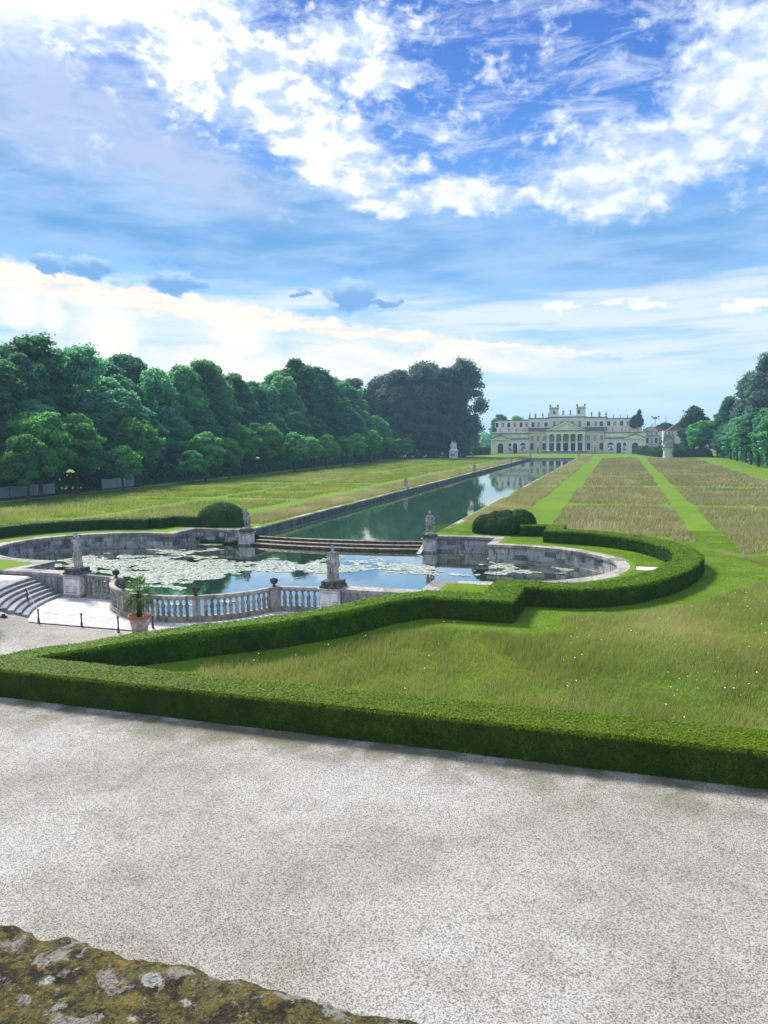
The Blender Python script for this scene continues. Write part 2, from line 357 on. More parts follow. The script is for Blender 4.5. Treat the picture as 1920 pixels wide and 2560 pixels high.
def resample(path, step):
    P = np.array(path, float); d = np.r_[0, np.cumsum(np.linalg.norm(np.diff(P, axis=0), axis=1))]
    n = max(2, int(round(d[-1] / step)) + 1); t = np.linspace(0, d[-1], n)
    return np.c_[np.interp(t, d, P[:, 0]), np.interp(t, d, P[:, 1])]
def spline(ctrl, n=14):
    C_ = [ctrl[0]] + list(ctrl) + [ctrl[-1]]; out_ = []
    for i in range(1, len(C_) - 2):
        p0, p1, p2, p3 = [np.array(q, float) for q in C_[i - 1:i + 3]]
        for j in range(n):
            t = j / n; out_.append(.5 * ((2 * p1) + (-p0 + p2) * t + (2 * p0 - 5 * p1 + 4 * p2 - p3) * t * t + (-p0 + 3 * p1 - 3 * p2 + p3) * t ** 3))
    out_.append(np.array(ctrl[-1], float)); return np.array(out_)
def normals(P):
    """unit left normals with mitre scale"""
    P = np.asarray(P, float); d = np.diff(P, axis=0); d /= np.linalg.norm(d, axis=1)[:, None] + 1e-9
    n = np.c_[-d[:, 1], d[:, 0]]; N = np.empty_like(P); N[0] = n[0]; N[-1] = n[-1]
    b = n[:-1] + n[1:]; b /= np.linalg.norm(b, axis=1)[:, None] + 1e-9
    sc = 1 / np.clip((b * n[1:]).sum(1), .45, 1); N[1:-1] = b * sc[:, None]; return N
def strip(path, prof, b=None):
    """sweep closed profile [(offset_left, z)...] along a path; z may be callable(x,y)->base"""
    P = np.asarray(path, float); N = normals(P); n = len(prof); v = []; f = []
    for i in range(len(P)):
        for (o, z) in prof: q = P[i] + N[i] * o; v.append((q[0], q[1], z))
    for i in range(len(P) - 1):
        for j in range(n): f.append((i * n + j, (i + 1) * n + j, (i + 1) * n + (j + 1) % n, i * n + (j + 1) % n))
    f.append(tuple(range(n))); f.append(tuple(reversed(range((len(P) - 1) * n, len(P) * n))))
    return (b or B()).raw(v, f)
def rect(o0, o1, z0, z1, bv=0.):
    if bv: return [(o0, z0), (o0, z1 - bv), (o0 + bv, z1), (o1 - bv, z1), (o1, z1 - bv), (o1, z0)]
    return [(o0, z0), (o0, z1), (o1, z1), (o1, z0)]
def mir(path, s): return [(-x, y) for x, y in path][::-1] if s < 0 else list(path)
def pieces(name, path, prof, mt, parent, length, gap=.012, maxstep=.5, jit=0.):
    """split a strip into separate stones"""
    P = np.array(path, float); d = np.r_[0, np.cumsum(np.linalg.norm(np.diff(P, axis=0), axis=1))]
    n = max(1, int(round(d[-1] / length))); cuts = np.linspace(0, d[-1], n + 1)
    if n > 2: cuts[1:-1] += RNG.uniform(-.12, .12, n - 1) * length
    for i in range(n):
        a, b_ = cuts[i] + gap / 2, cuts[i + 1] - gap / 2
        inner = d[(d > a + .04) & (d < b_ - .04)]; inner = inner[::max(1, int(len(inner) // (length / maxstep + 1)))] if len(inner) else inner
        t = np.r_[a, inner, b_]
        q = np.c_[np.interp(t, d, P[:, 0]), np.interp(t, d, P[:, 1])]
        j = RNG.uniform(-jit, jit) if jit else 0.
        strip(q, [(o, z + (j if z > -90 else 0)) for o, z in prof]).part(name, mt, parent)

def vnoise(p, seed=0):
    p = np.asarray(p, float); i = np.floor(p).astype(np.int64); f = p - i; f = f * f * (3 - 2 * f); r = 0
    for a in (0, 1):
        for b_ in (0, 1):
            for c_ in (0, 1):
                h = (i[:, 0] + a) * 374761393 + (i[:, 1] + b_) * 668265263 + (i[:, 2] + c_) * 2147483647 + seed * 974711
                h = (h ^ (h >> 13)) * 1274126177; h = (h ^ (h >> 16)) & 0xffff
                w = np.where(a, f[:, 0], 1 - f[:, 0]) * np.where(b_, f[:, 1], 1 - f[:, 1]) * np.where(c_, f[:, 2], 1 - f[:, 2])
                r = r + w * h / 65535.
    return r
def fast_mesh(V, nper, rnd=None):
    """V: (count*nper,3) polygons of nper corners each"""
    V = np.ascontiguousarray(V, np.float32); nf = len(V) // nper; me = bpy.data.meshes.new('cards')
    me.vertices.add(len(V)); me.vertices.foreach_set('co', V.ravel()); me.loops.add(len(V)); me.polygons.add(nf)
    me.loops.foreach_set('vertex_index', np.arange(len(V), dtype=np.int32))
    me.polygons.foreach_set('loop_start', np.arange(0, len(V), nper, dtype=np.int32)); me.polygons.foreach_set('loop_total', np.full(nf, nper, np.int32))
    at = me.attributes.new('rnd', 'FLOAT', 'FACE'); at.data.foreach_set('value', (RNG.random(nf) if rnd is None else rnd).astype(np.float32))
    me.update(calc_edges=True); return me
def cards(P, N, size, aspect=.6, jit=.6, tri=False):
    n = len(P); N = N + RNG.normal(0, jit, (n, 3)); N /= np.linalg.norm(N, axis=1)[:, None] + 1e-9
    t = np.cross(N, RNG.normal(0, 1, (n, 3))); t /= np.linalg.norm(t, axis=1)[:, None] + 1e-9; b_ = np.cross(N, t)
    s = (size * RNG.uniform(.6, 1.35, n))[:, None] if not hasattr(size, 'shape') else (size * RNG.uniform(.6, 1.35, n))[:, None]
    if tri: V = np.stack([P - t * s * aspect * .6, P + t * s * aspect * .6, P + b_ * s], 1)
    else: V = np.stack([P - b_ * s * .6, P + t * s * aspect * .6, P + b_ * s * .6, P - t * s * aspect * .6], 1)
    return V.reshape(-1, 3)
def tri_sample(V, F, n):
    V = np.asarray(V, float); T = []
    for f in F:
        for i in range(1, len(f) - 1): T.append((f[0], f[i], f[i + 1]))
    T = np.array(T); A, Bb, C_ = V[T[:, 0]], V[T[:, 1]], V[T[:, 2]]
    cr = np.cross(Bb - A, C_ - A); ar = np.linalg.norm(cr, axis=1); nn = cr / (ar[:, None] + 1e-9)
    idx = RNG.choice(len(T), n, p=ar / ar.sum()); u, v = RNG.random(n), RNG.random(n); fl = u + v > 1; u[fl] = 1 - u[fl]; v[fl] = 1 - v[fl]
    return A[idx] + (Bb[idx] - A[idx]) * u[:, None] + (C_[idx] - A[idx]) * v[:, None], nn[idx], ar.sum() / 2
def inpoly(x, y, poly):
    P = np.asarray(poly); c_ = np.zeros(len(x), bool); j = len(P) - 1
    for i in range(len(P)):
        xi, yi, xj, yj = P[i, 0], P[i, 1], P[j, 0], P[j, 1]
        with np.errstate(divide='ignore', invalid='ignore'):
            c_ ^= ((yi > y) != (yj > y)) & (x < (xj - xi) * (y - yi) / (yj - yi + 1e-12) + xi)
        j = i
    return c_
def dist_path(x, y, path):
    P = np.asarray(path, float); d = np.full(len(x), 1e9)
    for i in range(len(P) - 1):
        a_, b_ = P[i], P[i + 1]; ab = b_ - a_; t = np.clip(((x - a_[0]) * ab[0] + (y - a_[1]) * ab[1]) / (ab @ ab + 1e-9), 0, 1)
        d = np.minimum(d, np.hypot(x - a_[0] - t * ab[0], y - a_[1] - t * ab[1]))
    return d
def sst(v, a, b_): t = np.clip((v - a) / (b_ - a), 0, 1); return t * t * (3 - 2 * t)
ORD = 'first second third fourth fifth sixth seventh eighth ninth tenth eleventh twelfth thirteenth fourteenth fifteenth sixteenth seventeenth eighteenth nineteenth twentieth'.split()

# ---------------------------------------------------------------- plan of the garden (metres; x from the canal axis, y away from the villa)
GZ, PW, CW = -1.5, -1.45, -.75          # gravel level, pool water, canal water
FAR = 310.
EC, EA, EB = (16.2, 53.), 10.6, 9.1     # outer ellipse of each round end
def ell(a, b_, t0, t1, n=36): return [(EC[0] + a * math.cos(t), EC[1] + b_ * math.sin(t)) for t in np.linspace(t0, t1, n)]
# outer line of the coping, right half, travelled from the cascade pedestal clockwise round to the plaza pedestal
RIGHT = [(9.9, 66.3), (16.3, 66.3), (16.3, 62.1)] + ell(EA, EB, PI / 2, -PI / 2)[1:] + [(15.7, 43.9), (15.7, 40.6), (10., 40.6)]
ARM = [(.2, 24.9), (1.5, 26.4), (3.1, 27.5), (4.6, 28.5), (7.4, 29.8), (10.6, 31.1), (13.3, 32.7), (15.2, 34.6), (16.6, 35.8)]
RING = [(20.1, 35.8), (20.1, 39.9), (22.6, 39.9)] + [tuple(p) for p in spline([(22.6, 39.9), (24.6, 40.5), (26.7, 42.6), (28.7, 46.4), (30.1, 51.6), (29.7, 55.8), (27.7, 60.0), (24.2, 62.9), (20.6, 63.9)], 8)[1:]] + [(19.9, 64.1)]
CEN = (0., 41.5)
def hl(x, y): return GZ + 1.5 * sst(y, 25.5, 35.)
def hg(x, y):
    R_ = np.hypot(x - CEN[0], y - CEN[1])
    z = GZ + 1.2 * np.clip((R_ - 10.25) / 2.8, 0, 1) * sst(y, 30.5, 34.2)
    ang = np.degrees(np.arctan2(CEN[1] - y, np.abs(x)))
    return np.where((R_ < 13.35) & (ang < 41) & (y > 33.), GZ - .1, np.where((R_ < 10.3) & (y > 34.), GZ - .1, z))

# ---------------------------------------------------------------- ground sheets
def ground():
    B_OUT = [(-1500, -60), (1500, -60), (1500, 2500), (-1500, 2500)]
    GR = [(-1500, -60), (1500, -60), (1500, 24.3), (.2, 24.3)] + ARM + [(15.7, 40.6), (13.9, 40.6), (13.2, 40.6), (10, 40.6), (5, 40.6), (0, 40.6), (-5, 40.6), (-10, 40.6), (-13.2, 40.6), (-13.9, 40.6), (-15.7, 40.6)] + [(-x, y) for x, y in ARM[::-1]] + [(-.2, 24.3), (-1500, 24.3)]
    POOL = [(9.4, 66.0), (16.0, 66.0)] + [(16.0, 61.8)] + ell(EA - .3, EB - .3, PI / 2, -PI / 2)[1:] + [(15.5, 44.2), (15.5, 40.6)]
    POOLP = [(9.4, FAR + .3)] + POOL; POOLP = POOLP + [(-x, y) for x, y in POOLP[::-1]]
    V = []; Eg = []
    def loop(poly):
        n0 = len(V)
        for p in poly: V.append(Vector(p))
        for i in range(len(poly)): Eg.append((n0 + i, n0 + (i + 1) % len(poly)))
    loop(B_OUT); loop(GR[3:-2] + [(-.2, 24.3)]); loop(POOLP)
    for x in (-1500, 1500): V.append(Vector((x, 24.3)))
    n0 = len(V); Eg.append((n0 - 2, n0 - 1)) if False else None
    def grid(x0, x1, y0, y1, s_):
        for x in np.arange(x0, x1, s_):
            for y in np.arange(y0, y1, s_): V.append(Vector((x + .013, y + .017)))
    grid(-40, 60, 22, 37, .55); grid(-14, 14, 33.2, 40.4, .45); grid(-100, 100, 38, 80, 6); grid(-100, 100, 0, 22, 6); grid(-160, 160, 80, 420, 20)
    vs, es, fs, *_ = geometry.delaunay_2d_cdt(V, Eg, [], 0, 1e-4)
    X = np.array([(v.x, v.y) for v in vs]); T = np.array([f for f in fs if len(f) == 3]); cx = X[T].mean(1)
    ing = inpoly(cx[:, 0], cx[:, 1], GR); inp = inpoly(cx[:, 0], cx[:, 1], POOLP)
    for name, sel, hf, mt in (('gravel_ground', ing & ~inp, hg, M_gravel), ('lawn', ~ing & ~inp, hl, M_lawn)):
        t = T[sel]; used, inv = np.unique(t, return_inverse=True); t = inv.reshape(-1, 3); p = X[used]
        a_, b_, c_ = p[t[:, 0]], p[t[:, 1]], p[t[:, 2]]
        flip = ((b_ - a_)[:, 0] * (c_ - a_)[:, 1] - (b_ - a_)[:, 1] * (c_ - a_)[:, 0]) < 0; t[flip] = t[flip][:, ::-1]
        z = hf(p[:, 0], p[:, 1])
        if name == 'gravel_ground': z = np.where(p[:, 1] > 40.55, np.where(np.abs(p[:, 0]) < 13.4, GZ - .1, -.3), z)
        o = link(name, pyd(np.c_[p, z], [tuple(map(int, q)) for q in t]), None, mt, smooth=True); props(o, kind='structure')
ground()
o = B().box(-30, 30, 30, FAR + 6, -3.2, -3.).part('basin_floor', M_soil); props(o, kind='structure')
# water sheets
pp = [(8.9, 66.0), (15.8, 66.0), (15.8, 61.8)] + ell(EA - .4, EB - .4, PI / 2, -PI / 2)[1:] + [(15.2, 44.), (15.2, 40.9)]
fr = [(x, y) for x, y in [(8.8, 40.9)] + [(6.0 * math.sin(t), 42.2 - 5.9 * math.cos(t)) for t in np.linspace(1.25, -1.25, 15)] + [(-8.8, 40.9)]]
poly = pp + fr + [(-x, y) for x, y in pp[::-1]]
me = pyd([(x, y, PW) for x, y in poly], [tuple(reversed(range(len(poly))))]); props(link('pool_water', me, None, M_pool), kind='structure')
me = pyd([(-9.35, 66.2, CW), (9.35, 66.2, CW), (9.35, FAR, CW), (-9.35, FAR, CW)], [(0, 1, 2, 3)]); props(link('canal_water', me, None, M_canal), kind='structure')

# ---------------------------------------------------------------- pool and canal walls
def densify(p, st=.6):
    out_ = [tuple(p[0])]
    for a_, b_ in zip(p[:-1], p[1:]):
        L = math.dist(a_, b_); n = max(1, int(L / st))
        for i in range(1, n + 1): out_.append((a_[0] + (b_[0] - a_[0]) * i / n, a_[1] + (b_[1] - a_[1]) * i / n))
    return out_
def inset(path, d):
    P = np.asarray(path); N = normals(P); return [tuple(q) for q in P + N * d]
for s_, side in ((1, 'right'), (-1, 'left')):
    path = mir(RIGHT, s_); sg = -1      # inside of the pool lies to the right of the travel direction
    t = thing('pool_wall', f'weathered stone retaining wall around the {side} rounded end of the lily pool', 'wall', (0, 0, 0), 0, 'stone walls around the lily pool')
    # core, kept 6 cm behind the facing blocks
    segs = [path[:3], path[2:-3], path[-4:-1], path[-2:]] if s_ > 0 else [path[:2], path[1:4], path[3:-2], path[-3:]]
    strip(path, rect(-.92, -.12, -3., -.24)).part('wall_core', M_dark, t)
    full = np.array(path)
    # runs between corners, so stones break at corners
    corners = [0, 1, 2, len(path) - 4, len(path) - 3, len(path) - 2, len(path) - 1] if s_ > 0 else [0, 1, 2, 3, len(path) - 3, len(path) - 2, len(path) - 1]
    Nn = normals(full)
    for a_, b_ in zip(corners[:-1], corners[1:]):
        if b_ <= a_: continue
        run = full[a_:b_ + 1]; rn = Nn[a_:b_ + 1]
        def sweep(o0, o1): return run + rn * o0, run + rn * o1
        L = np.linalg.norm(np.diff(run, axis=0), axis=1).sum()
        far_side = run[:, 1].max() > 47
        def stones(name, o0, o1, z0, z1, length, mt, bv=.02, gap=.014, jit=.004):
            d = np.r_[0, np.cumsum(np.linalg.norm(np.diff(run, axis=0), axis=1))]; n = max(1, int(round(L / length))); cuts = np.linspace(0, L, n + 1)
            if n > 2: cuts[1:-1] += RNG.uniform(-.14, .14, n - 1) * length
            Ia, Oa = run + rn * o0, run + rn * o1
            for i in range(n):
                a0 = cuts[i] + (gap / 2 if i else 0); b0 = cuts[i + 1] - (gap / 2 if i < n - 1 else .002)
                tt = np.r_[a0, [q for q in np.linspace(a0, b0, 3)[1:-1]] if far_side and length > .8 else [], b0]
                I = np.c_[np.interp(tt, d, Ia[:, 0]), np.interp(tt, d, Ia[:, 1])]; O = np.c_[np.interp(tt, d, Oa[:, 0]), np.interp(tt, d, Oa[:, 1])]
                jz = RNG.uniform(-jit, jit); m_ = len(tt); v = []; f = []
                for q in range(m_):
                    v += [(*I[q], z0), (*I[q], z1 + jz - bv), (*(I[q] + (O[q] - I[q]) * bv / abs(o1 - o0)), z1 + jz), (*(O[q] + (I[q] - O[q]) * bv / abs(o1 - o0)), z1 + jz), (*O[q], z1 + jz - bv), (*O[q], z0)]
                for q in range(m_ - 1):
                    for w in range(6): f.append((q * 6 + w, (q + 1) * 6 + w, (q + 1) * 6 + (w + 1) % 6, q * 6 + (w + 1) % 6))
                f.append(tuple(range(6))); f.append(tuple(reversed(range((m_ - 1) * 6, m_ * 6))))
                B().raw(v, f).part(name, mt, t)
        stones('coping_stone', -1.1, 0., -.22, 0., 1.5, M_coping)
        if far_side or b_ - a_ > 6:
            stones('moulding_stone', -1.03, -.9, -.36, -.235, 2.4, M_coping)
            stones('stone_block', -1.0, -.86, -.80, -.375, 1.05, M_block, .012)
            stones('stone_block', -.99, -.86, -1.24, -.815, 1.25, M_block, .012)
            stones('plinth_stone', -1.12, -.86, -1.6, -1.255, 1.9, M_coping)
        else:
            stones('stone_block', -.98, -.8, -1.6, -.235, 1.4, M_block, .012)
            stones('stone_block', -.14, -.02, GZ + .02, -.235, 1.2, M_step, .012)
for s_, side in ((1, 'right'), (-1, 'left')):
    t = thing('canal_wall', f'long straight stone bank along the {side} side of the canal', 'wall', (0, 0, 0), 0, 'canal banks')
    B().box(*sorted((s_ * 9.42, s_ * 9.75)), 66.9, FAR + .4, -3., -.2).part('wall_face', M_block, t)
    n = 100; ys = 66.4 + (FAR + .4 - 66.4) * (np.linspace(0, 1, n + 1) ** 1.25)
    for i in range(n):
        jz = RNG.uniform(-.006, .006); B().box(*sorted((s_ * 9.3, s_ * 9.92)), ys[i] + .01, ys[i + 1] - .01, -.185, jz).part('coping_stone', M_coping, t)
t = thing('canal_end_wall', 'straight stone kerb closing the far end of the canal before the stables', 'wall')
B().box(-9.29, 9.29, FAR, FAR + .8, -3., 0.003).part('kerb', M_coping, t)
# cascade: three long curved steps
t = thing('cascade_steps', 'three long bowed mossy stone weir steps between canal and lily pool', 'steps')
def bow(y, sag, hw=8.75, n=22): return [(x, y - sag * (1 - (x / hw) ** 2)) for x in np.linspace(-hw, hw, n)]
for i, (y, z) in enumerate(((66.4, -.735), (65.6, -.97), (64.75, -1.2))):
    p = bow(y, .85)
    st = strip(p, rect(0., 1.6 if i else 1.1, -1.7, z - .02, .0)).part('weir_step', mat_casc, t)
    pieces('nosing', p, rect(-.06, .16, z - .065, z, .02), mat_lip, st, 1.9, .01)
B().box(-9.4, 9.4, 66.9, 67.6, -3., CW - .03).part('weir_core', mat_casc, t)

# pedestals
def slab(b, hx, hy, z0, z1): return b.box(-hx, hx, -hy, hy, z0, z1)
def pedestal(x, y, zb, ztop, w, label, group, plinth=.32):
    t = thing('statue_pedestal', label, 'pedestal', (x, y, 0), 0, group)
    slab(B(), w * .60, w * .60, zb - .2, zb + .18).part('base', M_coping, t)
    slab(B(), w * .5, w * .5, zb + .18, ztop - .12).part('shaft', M_white if 'canal' in label or 'plaza' in label else M_stone, t)
    slab(slab(B(), w * .56, w * .56, ztop - .12, ztop - .06), w * .62, w * .62, ztop - .058, ztop).part('cornice', M_coping, t)
    for x0, x1, z0, z1 in [(-.38, .38, zb + .3, zb + .34), (-.38, .38, ztop - .28, ztop - .24)] + [(a_, b_, zb + hh, zb + hh + .03) for hh in (.42, .56, .7) for a_, b_ in ((-.38, -.14), (.14, .38))]:
        B().box(w * x0, w * x1, -w * .512, -w * .5, z0, z1).part('carved_band', M_step, t)
    slab(slab(B(), w * .5, w * .5, ztop, ztop + plinth * .35), w * .44, w * .44, ztop + plinth * .35, ztop + plinth).part('plinth', mat('dark_weathered_plinth', lambda t, bs: t.put(bs.inputs['Base Color'], t.mix(t.ss(t.noise(t.coord('Object'), 5., 5, .6), .4, .65), (.045, .045, .045), (.16, .15, .14))), rough=.95), t)
    return t
pedestal(-9.25, 64.8, PW, -.15, 1.12, 'tall square pedestal left of the weir where the canal begins', 'pedestals at the weir', .34)
pedestal(9.35, 64.8, PW, -.15, 1.12, 'tall square pedestal right of the weir where the canal begins', 'pedestals at the weir', .34)
pedestal(-9.3, 40.9, GZ, .02, 1.3, 'carved square pedestal on the plaza beside the curved steps', 'pedestals on the plaza balustrade', .40)
pedestal(9.3, 41.1, GZ, .02, 1.3, 'carved square pedestal at the plaza balustrade right end near the hedge', 'pedestals on the plaza balustrade', .40)
# sloping stone beside the weir
o = B().raw([(8.5, 63.1, -1.5), (8.9, 63.1, -1.5), (8.9, 66.8, -.62), (8.5, 66.8, -.62), (8.5, 63.1, -1.38), (8.9, 63.1, -1.38), (8.9, 66.8, -.5), (8.5, 66.8, -.5)],
            [(0, 3, 2, 1), (4, 5, 6, 7), (0, 1, 5, 4), (1, 2, 6, 5), (2, 3, 7, 6), (3, 0, 4, 7)]).part('sloping_kerb', M_coping)
props(o, 'narrow pale stone ramp sloping down beside the right end of the weir', 'kerb')
# stone block lying between ring hedge and pool
o = B().box(26.9, 28.9, 51.3, 52.6, -.02, .06).part('stone_slab', M_white); props(o, 'pale flat stone slab in the grass between pool tip and ring hedge', 'slab')

# ---------------------------------------------------------------- plaza: steps, paving, balustrade
def arcp(R_, a0, a1, n, c_=CEN): return [(c_[0] + R_ * math.cos(a_), c_[1] - R_ * math.sin(a_)) for a_ in np.linspace(a0, a1, n)]
for s_, side in ((1, 'right'), (-1, 'left')):
    t = thing('curved_steps', f'seven curved stone steps rising from the plaza on the {side} side', 'steps', (0, 0, 0), 0, 'curved plaza steps')
    a0, a1 = math.radians(5.5), math.radians(40)
    for j in range(7):
        p = mir(arcp(10.25 + .39 * j, a0, a1, 14), s_)
        w = 13.6 - (10.25 + .39 * j)
        z = GZ + (j + 1) * .171; off = 1 if s_ > 0 else 1
        strip(p, rect(0. , w, GZ - .3 if j == 0 else z - .22, z, .015) if True else None).part('step', M_step, t)
    o = strip(mir(arcp(13.0, math.radians(4), math.radians(11), 6), s_), rect(0., 2.6, -.6, -.285)).part('landing', M_pave, t)
pl = thing('plaza_paving', 'pale stone slab paving of the sunken half round plaza', 'paving')
props(pl, kind='structure')
pl.pop('category') if 'category' in pl else None
bed = [(x, max(y, 34.0)) for x, y in arcp(10.35, 0., PI, 60)] + [(-10.35, 41.6), (10.35, 41.6)]
me = pyd([(x, y, GZ - .012) for x, y in bed], [tuple(reversed(range(len(bed))))]); link('paving_bed', me, pl, mat('pale_joint', color=(.33, .32, .31)))
Rr = [5.75, 6.9, 8.05, 9.2, 10.3]
for i in range(4):
    n = int(PI * (Rr[i] + Rr[i + 1]) / 2 / 1.15)
    for j in range(n):
        a0, a1 = PI * j / n + .004, PI * (j + 1) / n - .004
        q = arcp(Rr[i] + .012, a0, a1, 4) + arcp(Rr[i + 1] - .012, a1, a0, 4)
        if max(y for x, y in q) < 34.1 or max(y for x, y in q) > 40.9: continue
        q = [(x, max(y, 34.02)) for x, y in q]; z = GZ + RNG.uniform(0, .004)
        me = pyd([(x, y, z) for x, y in q] + [(x, y, z - .03) for x, y in q], [tuple(reversed(range(8)))] + [(w, (w + 1) % 8, (w + 1) % 8 + 8, w + 8) for w in range(8)])
        link('paving_slab', me, pl, M_pave)

bal = thing('balustrade', 'bowed grey stone balustrade with rows of bulbous balusters around the plaza', 'balustrade')
HW = 1.255
curve = [(6.0 * math.sin(t_), 42.25 - 5.95 * math.cos(t_)) for t_ in np.linspace(-1.26, 1.26, 60)]
straightR = [(5.75, 40.45), (8.75, 40.85)]; straightL = [(-8.75, 40.85), (-5.75, 40.45)]
bprof = [(.001, 0.), (.085, 0.), (.085, .05), (.06, .07), (.098, .14), (.105, .21), (.085, .28), (.055, .32), (.085, .335), (.085, .365), (.06, .38), (.10, .46), (.112, .54), (.095, .63), (.06, .74), (.046, .83), (.07, .85), (.07, .875), (.05, .885), (.085, .90), (.085, .955), (.001, .955)]
bme = B().lathe([(q * 1.22, z) for q, z in bprof], 10).mesh(); bme.materials.append(M_stone); bme.polygons.foreach_set('use_smooth', [True] * len(bme.polygons))
def run_bal(path, skip=()):
    P = np.array(path); d = np.r_[0, np.cumsum(np.linalg.norm(np.diff(P, axis=0), axis=1))]; L = d[-1]
    pieces('rail', path, rect(-.17, .17, -.16, 0., .03), M_coping, bal, 1.8, .008)
    pieces('rail_moulding', path, rect(-.12, .12, -.24, -.165), M_stone, bal, 3., .008)
    pieces('kerb', path, rect(-.19, .19, GZ - .2, GZ + .15), M_stone, bal, 1.8, .008)
    pieces('base_rail', path, rect(-.14, .14, GZ + .152, GZ + .30), M_stone, bal, 2.2, .008)
    n = int(L / .355)
    for i in range(n):
        u = (i + .5) * L / n
        if any(abs(u - q) < .36 for q in skip): continue
        link('baluster', bme, bal, None, loc=(float(np.interp(u, d, P[:, 0])), float(np.interp(u, d, P[:, 1])), GZ + .302), rz=random.random() * 6)
    return P, d
P_, d_ = run_bal(curve, skip=(5.0, 10.1)) if False else run_bal(curve, skip=(4.95, 10.05))
run_bal(straightR); run_bal(straightL)
for u in (4.95, 10.05):
    x, y = float(np.interp(u, d_, P_[:, 0])), float(np.interp(u, d_, P_[:, 1]))
    o = B().box(-.2, .2, -.2, .2, GZ + .31, -.245).part('pier', M_stone, bal, loc=(x, y, 0), rz=math.atan2(x, 42.25 - y))
for s_ in (1, -1):
    B().box(-.33, .33, -.33, .33, GZ - .1, -.165).part('corner_pier', M_stone, bal, loc=(s_ * 5.72, 40.32, 0), rz=s_ * .7)
    B().box(-.38, .38, -.38, .38, -.16, .012).part('pier_cap', M_coping, bal, loc=(s_ * 5.72, 40.32, 0), rz=s_ * .7)
vases = [(float(np.interp(10.05, d_, P_[:, 0])), float(np.interp(10.05, d_, P_[:, 1])), 'dark carved stone flower vase on the rail, halfway along the bow right of the palm'), (5.72, 40.32, 'dark carved stone flower vase on the right corner of the balustrade'),
         (-5.72, 40.32, 'dark carved stone flower vase on the left corner of the balustrade beside the palm'), (float(np.interp(4.95, d_, P_[:, 0])), float(np.interp(4.95, d_, P_[:, 1])), 'dark carved stone flower vase on the rail hidden behind the palm leaves')]
M_vase = mat('blackened_stone', lambda t, bs: t.put(bs.inputs['Base Color'], t.mix(t.noise(t.coord('Object'), 14., 4, .7), (.012, .013, .014), (.11, .11, .11))), rough=1.)
for x, y, lab in vases:
    t = thing('carved_vase', lab, 'vase', (x, y, .012), random.random(), 'carved vases on the balustrade')
    B().lathe([(.02, 0), (.13, 0), (.13, .05), (.06, .09), (.07, .13), (.18, .2), (.24, .3), (.25, .36), (.02, .36)], 12).part('bowl', M_vase, t, smooth=True)
    b = B()
    for i in range(26):
        a_ = random.random() * 2 * PI; r = .2 * math.sqrt(random.random()); b.ellip((r * math.cos(a_), r * math.sin(a_), .40 + .1 * (1 - r / .2) + random.uniform(-.02, .03)), (.06, .06, .05), 6, 4)
    b.part('carved_flowers', M_vase, t, smooth=True)

# posts and ropes
def post(x, y, z, h, label, grp='rope barrier posts on the plaza'):
    t = thing('rope_post', label, 'post', (x, y, z), 0, grp)
    B().lathe([(.001, 0), (.085, 0), (.085, .02), (.05, .05), (.065, .09), (.062, .22), (.04, .27), (.052, .30), (.036, .36), (.046, .55), (.034, .74 * h), (.05, .76 * h), (.034, .79 * h), (.06, .84 * h), (.062, .93 * h), (.02, .94 * h), (.001, .94 * h)], 10).part('turned_shaft', M_post, t, smooth=True)
    B().lathe([(.001, .94 * h), (.035, .95 * h), (.04, .98 * h), (.001, h)], 8).part('finial', M_rope, t, smooth=True)
zc = lambda x, y: float(hg(np.array([x]), np.array([y]))[0])
posts = [(-6.3, 34.0, GZ, .82, 'turned wooden rope post at the foot of the curved steps'), (-10.2, 37.3, GZ + .5, .70, 'slim wooden rope post standing on the curved steps'),
         (-3.2, 33.9, GZ, .80, 'turned wooden rope post midway along the plaza edge'), (-.35, 33.4, GZ, .95, 'dark turned rope post just left of the potted palm'), (.95, 34.7, GZ, .72, 'turned wooden rope post just right of the potted palm')]
for x, y, z, h, l in posts: post(x, y, z, h, l)
def rope(a_, b_, sag, lab):
    a_, b_ = Vector(a_), Vector(b_); pts = [a_.lerp(b_, i / 12) - Vector((0, 0, sag * 4 * (i / 12) * (1 - i / 12))) for i in range(13)]
    props(B().tube(pts, .011, 5).part('rope', M_rope), lab, 'rope', 'ropes between the plaza posts')
tp = [(x, y, z + h * .97) for x, y, z, h, l in posts]
rope(tp[1], tp[0], .12, 'thin rope hanging from the step post to the post below'); rope(tp[0], tp[2], .22, 'thin rope across the plaza between the two left posts')
rope(tp[2], tp[3], .25, 'thin rope across the plaza towards the palm post'); rope(tp[3], (.25, 34.2, GZ + .75), .03, 'short rope end beside the terracotta pot'); rope(tp[4], (.62, 34.45, GZ + .3), .05, 'short rope hanging left from the post by the palm')
t = thing('iron_stand', 'small black iron post foot lying on gravel at the left picture edge', 'post foot', (-7.95, 33.1, zc(-7.95, 33.1)))
B().lathe([(.001, 0), (.22, 0), (.22, .03), (.1, .06), (.09, .16), (.1, .17), (.001, .17)], 14).part('foot', M_iron, t, smooth=True)
B().lathe([(.001, .17), (.075, .17), (.06, .20), (.001, .21)], 10).part('collar', M_rope, t)

